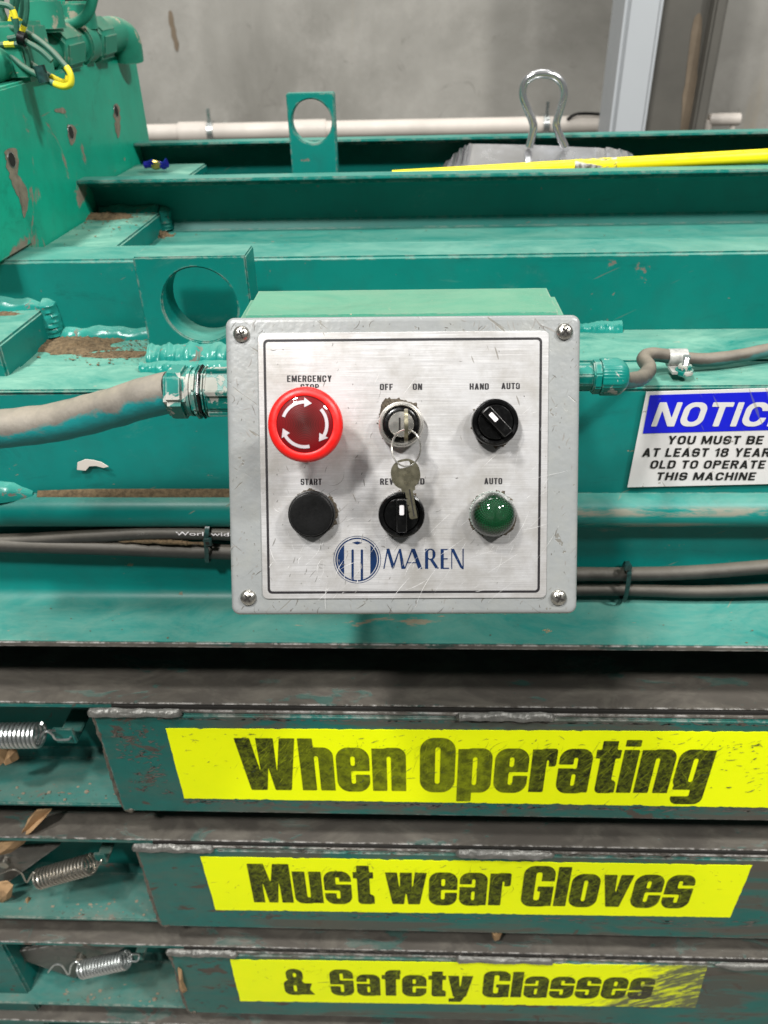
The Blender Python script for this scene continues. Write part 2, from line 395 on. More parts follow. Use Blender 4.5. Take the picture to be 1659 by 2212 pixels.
def rrect(x0, x1, y0, y1, r, n=6):
    out = []
    for cx, cy, a0 in ((x1-r, y1-r, 0), (x0+r, y1-r, 90), (x0+r, y0+r, 180), (x1-r, y0+r, 270)):
        for k in range(n+1): a = R(a0+90*k/n); out.append((cx+r*math.cos(a), cy+r*math.sin(a)))
    return out
def frame(c, n, upv=(0, 0, 1)):
    n = V3(n).normalized(); u = V3(upv).cross(n).normalized(); v = n.cross(u); c = V3(c)
    return lambda a, b, h=0: c+u*a+v*b+n*h

# flat shapes from inside/outside functions: clean contours with real edges
def shape(mb, fn, x0, x1, y0, y1, step, to):
    nx, ny = int(math.ceil((x1-x0)/step))+1, int(math.ceil((y1-y0)/step))+1
    xs = x0+step*np.arange(nx); ys = y0+step*np.arange(ny); X, Y = np.meshgrid(xs, ys); D = fn(X, Y)
    vs = []; idx = {}; fs = []
    def corner(i, j):
        k = (i, j)
        if k not in idx: idx[k] = len(vs); vs.append((xs[i], ys[j]))
        return idx[k]
    def cut(i, j, i2, j2):
        k = (min((i, j), (i2, j2)), max((i, j), (i2, j2)))
        if k not in idx:
            a, b = D[j, i], D[j2, i2]; t = a/(a-b); idx[k] = len(vs); vs.append((xs[i]+(xs[i2]-xs[i])*t, ys[j]+(ys[j2]-ys[j])*t))
        return idx[k]
    ins = D > 0
    cnt = ins[:-1, :-1].astype(int)+ins[1:, :-1]+ins[:-1, 1:]+ins[1:, 1:]
    for j in range(ny-1):
        i = 0
        while i < nx-1:
            c = cnt[j, i]
            if c == 4:
                k = i
                while k+1 < nx-1 and cnt[j, k+1] == 4: k += 1
                fs.append((corner(i, j), corner(k+1, j), corner(k+1, j+1), corner(i, j+1))); i = k+1; continue
            if c > 0:
                ring = [(i, j), (i+1, j), (i+1, j+1), (i, j+1)]; poly = []
                for a in range(4):
                    p, q = ring[a], ring[(a+1) % 4]
                    if ins[p[1], p[0]]: poly.append(corner(*p))
                    if ins[p[1], p[0]] != ins[q[1], q[0]]: poly.append(cut(*p, *q))
                if len(poly) > 2: fs.append(tuple(poly))
            i += 1
    mb.add([to(x, y) for x, y in vs], fs)
    return mb
def sb(x0, x1, y0, y1): return lambda x, y: np.minimum(np.minimum(x-x0, x1-x), np.minimum(y-y0, y1-y))
def sr(x0, x1, y0, y1, r):
    r = min(r, (x1-x0)/2, (y1-y0)/2)
    def f(x, y):
        dx = np.abs(x-(x0+x1)/2)-(x1-x0)/2+r; dy = np.abs(y-(y0+y1)/2)-(y1-y0)/2+r
        return r-np.hypot(np.maximum(dx, 0), np.maximum(dy, 0))-np.minimum(np.maximum(dx, dy), 0)
    return f
def spoly(*p):
    """convex polygon"""
    a = sum(p[i][0]*p[(i+1) % len(p)][1]-p[(i+1) % len(p)][0]*p[i][1] for i in range(len(p)))
    if a < 0: p = p[::-1]
    def f(x, y):
        d = None
        for i in range(len(p)):
            (ax, ay), (bx, by) = p[i], p[(i+1) % len(p)]; L = math.hypot(bx-ax, by-ay)
            e = ((bx-ax)*(y-ay)-(by-ay)*(x-ax))/L; d = e if d is None else np.minimum(d, e)
        return d
    return f
def sc_(cx, cy, r): return lambda x, y: r-np.hypot(x-cx, y-cy)
def U(*f): return lambda x, y: np.maximum.reduce([g(x, y) for g in f])
def I(*f): return lambda x, y: np.minimum.reduce([g(x, y) for g in f])
def S(a, *f): return lambda x, y: np.minimum.reduce([a(x, y)]+[-g(x, y) for g in f])
# heavy condensed grotesque letters (cap height 1)
XH = .82
def _n(top): return S(U(sb(0, .26, 0, top), I(sr(.12, .60, -.6, XH+.015, .17), sb(0, 1, 0, 2))), sr(.26, .335, -.6, .67, .035))
def _bowl(): return sr(0, .59, -.02, XH+.015, .22)
def _s(H): m = H*.5; return S(sr(0, .57, -.02, H+.015, .21), sr(.245, .325, m+.09, H-.14, .03), sb(.28, .9, m+.09, m+.16), sr(.245, .325, .13, m-.07, .03), sb(-.3, .29, m-.14, m-.07))
GL = {
 'W': (1.06, S(spoly((0, 1), (1.06, 1), (.90, 0), (.16, 0)), spoly((.27, 1.01), (.375, 1.01), (.385, .33)), spoly((.685, 1.01), (.79, 1.01), (.675, .33)), spoly((.455, -.01), (.605, -.01), (.53, .45)))),
 'w': (.86, S(spoly((0, XH), (.86, XH), (.72, 0), (.14, 0)), spoly((.245, XH+.01), (.305, XH+.01), (.31, .27)), spoly((.555, XH+.01), (.615, XH+.01), (.55, .27)), spoly((.385, -.01), (.475, -.01), (.43, .36)))),
 'M': (.86, S(sb(0, .86, 0, 1), spoly((.335, 1.01), (.525, 1.01), (.43, .52)), spoly((.245, -.01), (.335, -.01), (.25, .62)), spoly((.525, -.01), (.615, -.01), (.61, .62)))),
 'h': (.6, _n(1.0)), 'n': (.6, _n(XH)),
 'u': (.6, lambda x, y: _n(XH)(.6-x, XH-y)),
 'e': (.59, S(_bowl(), sr(.255, .335, .49, .67, .035), sb(.29, .9, .32, .39), sr(.255, .335, .14, .39, .035))),
 'a': (.57, S(U(I(sr(0, .57, -.02, XH+.015, .2), sb(-1, 1, -1, 2)), sb(.32, .57, 0, .6)), sr(.25, .32, .46, .67, .03), sb(-.3, .28, .47, .54), sr(.25, .32, .13, .36, .035))),
 'o': (.58, S(sr(0, .58, -.02, XH+.015, .22), sr(.25, .33, .14, .67, .04))),
 'O': (.62, S(sr(0, .62, -.02, 1.02, .24), sr(.265, .355, .15, .85, .045))),
 'G': (.64, U(S(U(sr(0, .64, -.02, 1.02, .22), sb(.38, .64, 0, .3)), sr(.255, .375, .15, .86, .05), sb(.30, .9, .51, .64)), sb(.315, .45, .38, .51))),
 'p': (.6, S(U(sb(0, .26, -.2, XH), sr(.06, .60, -.02, XH+.015, .19)), sr(.26, .34, .13, .67, .04))),
 'g': (.6, S(U(sr(0, .5, .08, XH+.015, .19), sb(.34, .6, 0, XH), sr(.03, .6, -.22, .25, .14)), sr(.26, .34, .22, .67, .04), sr(-.1, .345, -.06, .07, .02))),
 'r': (.43, S(U(sb(0, .26, 0, XH), sr(.15, .43, .5, XH+.015, .05)), sb(.262, .3, -.5, .62))),
 't': (.42, U(sb(.08, .34, .1, .98), sb(0, .42, .66, XH), sr(.08, .43, -.01, .25, .09), sb(.3, .43, 0, .14))),
 'i': (.26, U(sb(0, .26, 0, XH), sb(0, .26, .88, 1.0))), 'l': (.26, sb(0, .26, 0, 1)),
 's': (.57, _s(XH)), 'S': (.6, _s(1.0)),
 'v': (.60, S(spoly((0, XH), (.60, XH), (.44, 0), (.16, 0)), spoly((.26, XH+.01), (.34, XH+.01), (.30, .25)))),
 'y': (.60, U(S(spoly((0, XH), (.60, XH), (.46, 0), (.14, 0)), spoly((.26, XH+.01), (.34, XH+.01), (.30, .25))), spoly((.17, .06), (.45, .06), (.36, -.18), (.17, -.18)), sb(.04, .34, -.22, -.07))),
 'f': (.44, U(sb(.08, .34, 0, .85), I(sr(.08, .62, .5, 1.015, .16), sb(0, .45, .84, 1.1)), sb(0, .44, .66, XH))),
 '&': (.70, S(U(sr(.09, .50, .50, 1.02, .19), sr(0, .52, -.02, .60, .2), spoly((.14, .60), (.38, .70), (.74, 0), (.44, 0)), spoly((.48, .46), (.70, .46), (.62, .2), (.46, .12))), sr(.26, .34, .70, .86, .04), sr(.23, .31, .13, .38, .04))),
}
def glyphs(mb, text, x0, x1, to, step=.02, gap=.045, space=.2):
    w_ = sum(space if c == ' ' else GL[c][0]+gap for c in text)-gap; x = 0; k = (x1-x0)/w_
    for c in text:
        if c == ' ': x += space; continue
        gw, g = GL[c]
        shape(mb, g, -.02, gw+.04, -.26, 1.04, step, lambda a, b, x=x: to(x0+(x+a)*k, b))
        x += gw+gap
    return mb
def text2d(string, bold=.0, spacing=1.0):
    cu = bpy.data.curves.new('t', 'FONT'); cu.body = string; cu.size = 1; cu.offset = bold; cu.resolution_u = 3; cu.space_character = spacing
    o = bpy.data.objects.new('t', cu); me = bpy.data.meshes.new_from_object(o)
    vs = [(q.co.x, q.co.y) for q in me.vertices]; fs = [tuple(p.vertices) for p in me.polygons]
    bpy.data.objects.remove(o); bpy.data.curves.remove(cu); bpy.data.meshes.remove(me); return vs, fs
def caps(c, w, t):
    """one upright capital or figure: width w, stroke t, height 1"""
    r = w*.42; h = t*.86
    if c == ' ': return None
    if c in 'O0': return w, S(sr(0, w, 0, 1, r), sr(t, w-t, h, 1-h, r-t*.7))
    if c == 'C': return w, S(sr(0, w, 0, 1, r), sr(t, w-t, h, 1-h, r-t*.7), sb(w-t-.02, w+1, .36, .64))
    if c == 'G': return w, U(S(sr(0, w, 0, 1, r), sr(t, w-t, h, 1-h, r-t*.7), sb(w-t-.02, w+1, .40, .66)), sb(w-t, w, .06, .50), sb(w*.52, w, .50-h*.9, .50))
    if c == 'U': return w, S(U(sr(0, w, 0, 1, r), sb(0, w, .5, 1)), sr(t, w-t, h, 2, r-t*.7))
    if c == 'D': return w, S(U(sr(0, w, 0, 1, r), sb(0, w*.5, 0, 1)), sr(t, w-t, h, 1-h, r-t*.7), ) if False else U(S(sr(0, w, 0, 1, r), sr(t, w-t, h, 1-h, r-t*.7)), sb(0, t, 0, 1), sb(0, w*.5, 1-h, 1), sb(0, w*.5, 0, h))
    if c == 'S':
        m = .5; k = h/2
        return w, S(sr(0, w, 0, 1, r), sr(t, w-t, m+k, 1-h, .12), sb(w*.5, w+1, m+k, .68), sr(t, w-t, h, m-k, .12), sb(-1, w*.5, .32, m-k))
    if c in 'PRB':
        top = S(sr(0, w, .42, 1, .27*min(1, w/.5)), sr(t, w-t, .42+h, 1-h, .12)); g = [top, sb(0, t, 0, 1), sb(0, w*.5, 1-h, 1), sb(0, w*.5, .42, .42+h)]
        if c == 'R': g.append(spoly((w*.42, .46), (w*.42+t*1.1, .46), (w+.02, 0), (w+.02-t*1.15, 0)))
        if c == 'B': g += [S(sr(0, w*1.03, 0, .42+h, .25), sr(t, w-t, h, .42, .1)), sb(0, w*.5, 0, h)]
        return w, U(*g)
    if c == 'E': return w*.86, U(sb(0, t, 0, 1), sb(0, w*.86, 1-h, 1), sb(0, w*.86, 0, h), sb(0, w*.78, .5-h/2, .5+h/2))
    if c == 'F': return w*.84, U(sb(0, t, 0, 1), sb(0, w*.84, 1-h, 1), sb(0, w*.76, .48-h/2, .48+h/2))
    if c == 'L': return w*.84, U(sb(0, t, 0, 1), sb(0, w*.84, 0, h))
    if c == 'T': return w*.92, U(sb(w*.46-t/2, w*.46+t/2, 0, 1), sb(0, w*.92, 1-h, 1))
    if c == 'I': return t, sb(0, t, 0, 1)
    if c == 'H': return w, U(sb(0, t, 0, 1), sb(w-t, w, 0, 1), sb(0, w, .5-h/2, .5+h/2))
    if c == 'N': return w, U(sb(0, t*.9, 0, 1), sb(w-t*.9, w, 0, 1), spoly((0, 1), (t*1.1, 1), (w, 0), (w-t*1.1, 0)))
    if c == 'M': v = w*1.28; return v, U(sb(0, t*.9, 0, 1), sb(v-t*.9, v, 0, 1), spoly((0, 1), (t*1.15, 1), (v/2+t*.4, .05), (v/2-t*.4, .05)), spoly((v-t*1.15, 1), (v, 1), (v/2+t*.4, .05), (v/2-t*.4, .05)))
    if c == 'V': return w*1.05, U(spoly((0, 1), (t*1.1, 1), (w*.525+t*.45, 0), (w*.525-t*.45, 0)), spoly((w*1.05-t*1.1, 1), (w*1.05, 1), (w*.525+t*.45, 0), (w*.525-t*.45, 0)))
    if c == 'A': return w*1.08, U(spoly((0, 0), (t*1.08, 0), (w*.54+t*.5, 1), (w*.54-t*.5, 1)), spoly((w*1.08-t*1.08, 0), (w*1.08, 0), (w*.54+t*.5, 1), (w*.54-t*.5, 1)), sb(w*.25, w*.83, .2, .2+h*.85))
    if c == 'W': v = w*1.5; q = v/4; return v, U(*[spoly((x0, 1 if k % 2 == 0 else 0), (x0+t*.95, 1 if k % 2 == 0 else 0), (x1+t*.95, 0 if k % 2 == 0 else 1), (x1, 0 if k % 2 == 0 else 1)) for k, (x0, x1) in enumerate(((0, q-t*.45), (q-t*.45, 2*q-t*.45), (2*q-t*.45, 3*q-t*.45), (3*q-t*.45, v-t)))])
    if c == 'Y': return w*1.04, U(sb(w*.52-t/2, w*.52+t/2, 0, .5), spoly((0, 1), (t*1.1, 1), (w*.52+t*.5, .42), (w*.52-t*.5, .42)), spoly((w*1.04-t*1.1, 1), (w*1.04, 1), (w*.52+t*.5, .42), (w*.52-t*.5, .42)))
    if c == '1': return w*.6, U(sb(w*.6-t, w*.6, 0, 1), spoly((0, .80), (0, .66), (w*.6-t*.5, .86), (w*.6-t*.5, 1)))
    if c == '8': return w, U(S(sr(.02, w-.02, .46, 1, .25), sr(t, w-t, .46+h, 1-h, .1)), S(sr(0, w, 0, .56, .26), sr(t, w-t, h, .46, .1)))
def put_text(mb, string, x0, x1, yb, yt, to, w=.47, t=.175, gap=.10, space=.30, shear=0, step=.035):
    """capitals fitted between x0..x1 and baseline yb .. top yt"""
    gs = [caps(c, w, t) for c in string]; tot = sum(space if g is None else g[0]+gap for g in gs)-gap; k = (x1-x0-shear)/tot; x = 0
    for g in gs:
        if g is None: x += space; continue
        shape(mb, g[1], -.07, g[0]+.07, -.07, 1.07, step, lambda a, b, x=x: to(x0+(x+a)*k+shear*b, yb+b*(yt-yb)))
        x += g[0]+gap
    return mb
def put_font(mb, string, x0, x1, yb, yt, to, bold=0):
    vs, fs = text2d(string, bold); a = min(q[0] for q in vs); b = max(q[0] for q in vs)
    mb.add([to(x0+((x-a)/(b-a))*(x1-x0), yb+y/.729*(yt-yb)) for x, y in vs], fs); return mb

def weld(name, pts, r, mat, parent, amp=.35, n=10, flat=1):
    c = cr(pts, n*2); c = [q+V3((0, r*.35*mn.noise(q*120), r*.5*mn.noise(q*90+V3((5, 0, 0))))) for q in c]; mb = MB(); L = 0; rs = []
    for i, p in enumerate(c):
        if i: L += (p-c[i-1]).length
        e = min(1, .35+min(i, len(c)-1-i)*.3)
        rs.append(r*e*1.0*(1+amp*mn.noise(V3((L*60, r*900, p.x*7)))+.10*math.sin(L/r*3.2)))
    mb.tube(c, rs, 12, rn=r*.45); return mb.build(name, mat, parent)

def fillet(name, pts, da, db, size, mat, parent, seed=0, n=40):
    """weld run lying in the corner of two faces: da and db point along the faces, away from the corner"""
    c = cr(pts, max(4, n//(len(pts)-1))); da, db = V3(da), V3(db); vs = []; m = 9; L = 0; N = len(c)
    for i, p in enumerate(c):
        if i: L += (p-c[i-1]).length
        e = min(1, .3+.7*min(i, N-1-i)/3); sz = size*e*(1+.30*mn.noise(V3((L*55, seed, 1)))+.12*mn.noise(V3((L*260, seed, 2))))
        rip = .045*math.sin(L*2*math.pi/(size*.42)+mn.noise(V3((L*80, seed, 9)))*2)
        for k in range(m):
            t = k/(m-1); a = sz*(1-t)*(1+.25*mn.noise(V3((L*70, seed, 4)))); b = sz*t*(1+.25*mn.noise(V3((L*60, seed, 6)))); bul = sz*(.16+rip)*math.sin(math.pi*t)+sz*.10*mn.noise(V3((L*300, k*.5, seed)))*math.sin(math.pi*t)
            vs.append(p+da*(a+bul)+db*(b+bul)-(da*.0004 if k == m-1 else db*.0004 if k == 0 else V3()))
        vs.append(p-da*.001-db*.001)
    q = m+1; fs = [(i*q+k, (i+1)*q+k, (i+1)*q+(k+1) % q, i*q+(k+1) % q) for i in range(N-1) for k in range(q)]
    fs += [tuple(range(q)), tuple(range((N-1)*q, N*q))[::-1]]
    return MB().add(vs, fs).build(name, mat, parent)

# ------------------------------------------------------------------ hall
XL, XR = -1.5, 1.7
o = MB().box(-4, 5, -2.5, 2.9, -1.62, -1.52).build('floor', M['conc'], kind='structure')
WY = 2.6
o = MB().box(-4, 5, WY, WY+.2, -1.52, 2.2).build('wall', M['conc'], kind='structure')
# steel column against the wall
cy_ = 2.15
cl = at(1354, 0, Y=cy_).x; c2 = at(1437, 0, Y=cy_).x; c3 = at(1550, 0, Y=cy_).x; c4 = at(1579, 0, Y=cy_).x
t = thing('steel_column', 'grey painted steel column rising in front of the concrete wall', 'column', ((cl+c4)/2, cy_, -1.52))
MB().box(cl, c2, cy_, cy_+.16, -1.52, 2.1).build('flange', M['colgrey'], t, bevel=.012, seg=3)
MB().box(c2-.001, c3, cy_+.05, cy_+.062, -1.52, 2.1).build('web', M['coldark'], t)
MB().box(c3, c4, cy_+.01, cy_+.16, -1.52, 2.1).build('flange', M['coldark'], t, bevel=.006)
M['wallstain'] = simple('brown_wall_stain', (.19, .145, .10), .85, 0, .4, 12, .1)
def flat_stain(name, pts, Y, parent, mat, seed):
    c = cr([V3((x, y, 0)) for x, y in pts], 6, True); c = [q+V3((3*mn.noise(V3((q.x*.07, q.y*.07, seed))), 3*mn.noise(V3((q.x*.07, q.y*.07, seed+4))), 0)) for q in c]
    vs = [at(q.x, q.y, Y=Y) for q in c]; mid = sum(c, V3())/len(c); vs.append(at(mid.x, mid.y, Y=Y)); n = len(c)
    MB().add(vs, [(k, (k+1) % n, n) for k in range(n)]).build(name, mat, parent, smooth=False)
flat_stain('wall_stain', [(364, 28), (372, 26), (378, 60), (386, 96), (384, 112), (376, 92), (368, 62)], WY-.002, bpy.data.objects['wall'], M['wallstain'], 1)
flat_stain('rust_streak', [(1500, 40), (1516, 42), (1508, 150), (1490, 282), (1470, 284), (1482, 160)], cy_+.0485, t, M['wallstain'], 2)
# cream pipe along the wall
a, b = at(300, 286, Y=2.4), at(1322, 270, Y=2.4)
t = thing('wall_pipe', 'long cream pipe running along the foot of the view of the wall', 'pipe', a)
ax = V3((1, 0, 0)); zc = (a.z+b.z)/2
MB().tube([(-2.5, 2.4, zc), (-.9, 2.4, zc), (-.2, 2.4, zc), (cl+.25, 2.4, zc)], .0225, 20).build('pipe_run', M['cream'], t)
for px in (425, 668):
    q = at(px, 284, Y=2.4); MB().tube([(q.x-.05, 2.4, zc), (q.x+.05, 2.4, zc)], .027, 20).build('coupling', M['cream'], t, bevel=.002)
for px in (455, 1178):
    q = at(px, 270, Y=2.4); MB().tube([(q.x-.008, 2.4, zc), (q.x+.008, 2.4, zc)], .029, 16).box(q.x-.006, q.x+.006, 2.4, WY, zc-.005, zc+.005).box(q.x-.004, q.x+.004, 2.385, 2.395, zc+.02, zc+.06).build('pipe_clamp', M['galv'], t)
q = at(1562, 258, Y=2.4)
t = thing('valve_stub', 'short cream pipe tee on the wall to the right of the steel column', 'pipe fitting', q)
MB().tube([q+V3((-.04, 0, 0)), q+V3((.045, 0, 0))], .016, 14).tube([q+V3((-.042, 0, 0)), q+V3((-.042, 0, -.2))], .014, 12).tube([q+V3((.03, 0, 0)), q+V3((.03, 0, -.2))], .007, 8).build('pipe_run', M['cream'], t, bevel=.002)
# a thin dark cable lying on top of the wall pipe
pts = [at(1225, 258, Y=2.38), at(1245, 247, Y=2.38), at(1280, 246, Y=2.38), at(1310, 250, Y=2.38), at(1325, 262, Y=2.38)]
tag(MB().tube(cr(pts), .004, 8).build('loose_cable', M['blackmat']), 'thin dark cable end resting on the cream wall pipe by the column', 'cable')

# ------------------------------------------------------------------ baling machine
mach = thing('baling_machine', 'teal painted steel baling machine filling the whole view', 'machine', (0, .6, -1.52))
def zat(py, Y, px=830): return at(px, py, Y=Y).z
def yat(py, Z, px=830): return at(px, py, Z=Z).y
# rear channel
YA = 1.125; xe = -.3785
za = zat(300, YA)
MB().prism([(YA, za), (YA, za-.004), (YA+.030, za-.006), (YA+.032, za-.12), (YA+.0, za-.13), (YA, za-.14), (YA+.045, za-.14), (YA+.045, za-.012), (YA+.03, za-.011), (YA+.03, za)], xe-.004, XR).build('rear_channel', M['teal_web'], mach, bevel=.0015)
# middle channel
YB = .912; zb = zat(379, YB); zbb = zat(490, YB+.045)
MB().prism([(YB, zb), (YB, zb-.0042), (YB+.025, zb-.0065), (YB+.040, zb-.020), (YB+.046, zbb+.01), (YB+.04, zbb), (YB-.13, zbb-.004), (YB-.13, zbb-.016), (YB+.062, zbb-.012), (YB+.062, zb-.012), (YB+.026, zb-.0115), (YB+.026, zb)], xe-.002, XR).build('middle_channel', M['teal_web'], mach, bevel=.0012)
# front tube: top band and tall recessed face
YC = .715; zc_top = zat(553, YC); yc_back = yat(522, zc_top); z_deck = zat(725, YC)
MB().prism([(YC, zc_top), (YC, z_deck-.05), (yc_back, z_deck-.05), (yc_back, zc_top)], XL, XR).build('upper_beam', M['teal'], mach, bevel=.0025, seg=3)
# deck and front side plate
YD = .585; zd = zat(838, YD)
y_lip = yat(785, zd)
xs_rec = at(322, 760, Z=zd).x
MB().prism([(YD, zd), (YD, zd-.004), (y_lip, zd-.004), (y_lip, zd)], XL, XR).build('lip_bar', M['teal_top'], mach, bevel=.0015)
MB().box(xs_rec, XR, y_lip+.0005, YC-.0005, zd-.003, zd+.0012).build('deck_plate', M['teal_top'], mach)
MB().box(XL, xs_rec, y_lip+.0005, YC-.0005, zd-.032, zd-.0015).build('recess_floor', M['teal_top'], mach)
# side plate with half round rail, then web, then bottom flange (one rolled profile)
z1 = zat(1066, YD)
prof = [(YD+.0008, zd-.0042), (YD+.0006, z1)]
zr = zat(1131, YD-.002)
hr = (z1-zr)
for k in range(0, 13):
    a = math.pi*k/12; prof.append((YD-.018*math.sin(a)**.8, z1-hr*(1-math.cos(a))/2))
zf = zat(1292, YD-.003); YE = yat(1389, zf)
prof += [(YD+.001, zr-.006), (YD+.001, zf+.022), (YD-.001, zf+.010), (YD-.006, zf+.003), (YD-.014, zf), (YE, zf), (YE, zf-.0045), (YD+.03, zf-.006), (YD+.03, zd-.0042)]
M['side'] = paint('side_plate_paint', base=(.001, .160, .140), chip=.65, csc=26, dust=.4, dustcol=(.28, .38, .30), chipcol=(.33, .24, .16), stretch=2.5, bands=((1.52+z1-.0125, 1.52+z1-.006, .06), (1.52+zr+.004, 1.52+zr+.010, .06), (1.52+zr-.012, 1.52+zr-.008, .12)))
MB().prism(prof, XL, XR).build('side_plate', M['side'], mach)
dust_pts = MB().prism([(YD+.0004, z1+.0045), (YD-.003, z1+.0015), (YD-.0065, z1-.0012), (YD+.0004, z1-.001)], at(85, 1070, Y=YD).x, at(500, 1070, Y=YD).x, 120, .0022).build('settled_dust', M['dirt'], mach, kind='stuff')
# thin bare edge strip
MB().box(XL, XR, YE-.0012, YE+.004, zf-.0062, zf-.0008).build('edge_strip', M['steel'], mach, bevel=.0006)
# left end chamber (press head)
XE = xe
zt0 = at(0, 190, X=XE); zt1 = at(290, 105, X=XE)
ytop0, ytop1 = .69, zt1.y
sl = (zt1.z-zt0.z)/(zt1.y-zt0.y); z0 = zt0.z+sl*(ytop0-zt0.y)
MB().prism([(ytop0, z0), (ytop0, zc_top+.001), (yc_back+.001, zc_top+.001), (yc_back+.001, -.5), (ytop1, -.5), (ytop1, zt1.z)], XE-.7, XE).build('press_head', M['teal_side'], mach, bevel=.002)
# bolt holes seen as dark slots with rust
for px, py, r_ in ((24, 345, .0062), (152, 286, .0062), (250, 240, .0062)):
    q = at(px, py, X=XE); fr = frame(q, (1, 0, 0))
    MB().lathe([(r_*1.22, .0002), (r_*1.16, .0008), (r_*1.0, .0009), (r_*.98, .0003)], fr, 24).build('hole_rim', M['steel'], mach)
    MB().lathe([(r_*.99, .0004), (r_*.98, .0011)], fr, 24).build('bolt_hole', M['dark'], mach)
def stain(name, pts, conv, lift, mat, parent, seed=0):
    pts = [V3((x, y, 0)) for x, y in pts]; c = cr(pts, 6, True); c = [q+V3((4.5*mn.noise(V3((q.x*.09, q.y*.09, seed))), 4*mn.noise(V3((q.x*.09, q.y*.09, seed+7))), 0)) for q in c]
    vs = [conv(q.x, q.y)+lift for q in c]; mid = sum(c, V3())/len(c); vs.append(conv(mid.x, mid.y)+lift); n = len(c)
    return MB().add(vs, [(k, (k+1) % n, n) for k in range(n)]).build(name, mat, parent, smooth=False)
hc_ = lambda x, y: at(x, y, X=XE)
M['rust'] = simple('brown_bare_patch', (.27, .215, .16), .7, 0, .5, 90, .3)
for k, pp in enumerate(([(12, 325), (36, 322), (40, 350), (38, 375), (52, 395), (60, 430), (52, 470), (44, 440), (30, 410), (22, 385), (14, 360)], [(145, 270), (160, 275), (163, 305), (150, 312)], [(246, 228), (258, 232), (260, 280), (254, 298), (247, 262)], [(118, 238), (134, 232), (142, 240), (130, 246)])):
    stain('rust_patch', pp, hc_, V3((.0004, 0, 0)), M['rust'], mach, k)
# stiffener blocks
MB().box(XE+.0005, -.300, YB-.125, YB+.045, zbb-.003, zbb+.022).build('stiffener', M['teal_top'], mach, bevel=.002)
q1 = at(96, 667, Y=YC-.004)
MB().box(-.8, q1.x, YD+.03, YC-.0005, zd-.014, q1.z).build('stiffener', M['teal_top'], mach, bevel=.002)
MB().box(-.236, -.230, y_lip+.001, YC-.02, zd-.0014, zd+.005).build('fin', M['teal_top'], mach)
# welds
W_ = M['teal_weld']; yw = YC-.0004
fillet('weld', [(-.62, yw, q1.z), (-.5, yw, q1.z), (q1.x-.001, yw, q1.z)], (0, -1, 0), (0, 0, 1), .0095, W_, mach, 1)
fillet('weld', [(q1.x, yw, q1.z+.009), (q1.x, yw, q1.z-.012), (q1.x, yw, zd-.001)], (1, 0, 0), (0, -1, 0), .0115, W_, mach, 2, 24)
fillet('weld', [(q1.x+.004, yw, zd-.0016), (-.25, yw, zd-.0016), (at(332, 730, Y=YC).x, yw, zd-.0016)], (0, -1, 0), (0, 0, 1), .0105, W_, mach, 3)
fillet('weld', [(XE+.001, YB+.0405, zbb+.0218), (-.34, YB+.0405, zbb+.0218), (-.3, YB+.0405, zbb+.0218)], (0, -1, 0), (0, 0, 1), .008, W_, mach, 4)
fillet('weld', [(-.3, YB+.0405, zbb+.028), (-.3, YB+.0405, zbb+.012), (-.3, YB+.0405, zbb)], (1, 0, 0), (0, -1, 0), .010, W_, mach, 5, 20)
fillet('weld', [(at(1240, 726, Y=YC).x, yw, zd+.001), (at(1300, 724, Y=YC).x, yw, zd+.001), (at(1342, 728, Y=YC).x, yw, zd+.001)], (0, -1, 0), (0, 0, 1), .0085, W_, mach, 6)
fillet('weld', [(-.62, YD, z1-.001), (-.5, YD, z1-.001), (at(74, 1070, Y=YD).x, YD, z1-.001)], (0, -1, 0), (0, 0, 1), .0125, W_, mach, 7)
# lifting lugs: plate with round hole
def lug(name, x0, x1, z0_, z1_, y0, th, hx, hz, hr_, mat, skew=0):
    n = 40; ring = []
    for k in range(n):
        a = 2*math.pi*(k+.5)/n; dx, dz = math.cos(a), math.sin(a); s_ = 9
        s_ = min(s_, ((x1 if dx > 0 else x0)-hx)/dx if abs(dx) > 1e-6 else 9, ((z1_ if dz > 0 else z0_)-hz)/dz if abs(dz) > 1e-6 else 9)
        ring.append((hx+dx*s_, hz+dz*s_))
    # snap nearest ring vertices to the corners
    for cx_, cz_ in ((x0, z0_), (x1, z0_), (x0, z1_), (x1, z1_)):
        k = min(range(n), key=lambda i: (ring[i][0]-cx_)**2+(ring[i][1]-cz_)**2); ring[k] = (cx_, cz_)
    ci = [(hx+hr_*math.cos(2*math.pi*(k+.5)/n), hz+hr_*math.sin(2*math.pi*(k+.5)/n)) for k in range(n)]
    vs = [(x, y0, z) for x, z in ring]+[(x, y0, z) for x, z in ci]+[(x, y0+th, z) for x, z in ring]+[(x, y0+th, z) for x, z in ci]
    vs = [(x, y+skew*(x-x0), z) for x, y, z in vs]
    fs = []
    for k in range(n):
        j = (k+1) % n; fs += [(k, j, n+j, n+k), (2*n+k, 3*n+k, 3*n+j, 2*n+j), (k, 2*n+k, 2*n+j, j), (n+k, n+j, 3*n+j, 3*n+k)]
    return MB().add(vs, fs).build(name, mat, mach, bevel=.0012)
yl = .645
a = at(285, 556, Y=yl); b = at(530, 552, Y=yl); h_ = at(432, 660, Y=yl)
lug('lifting_lug', a.x, b.x, zd-.004, (a.z+b.z)/2, yl, .036, h_.x, h_.z, .0322, M['teal'])
y2 = YB+.09
a = at(617, 202, Y=y2); b = at(721, 200, Y=y2); h_ = at(673, 263, Y=y2)
lug('lifting_lug', a.x, b.x, zbb-.01, (a.z+b.z)/2, y2, .018, h_.x, h_.z, .0235, M['teal'])
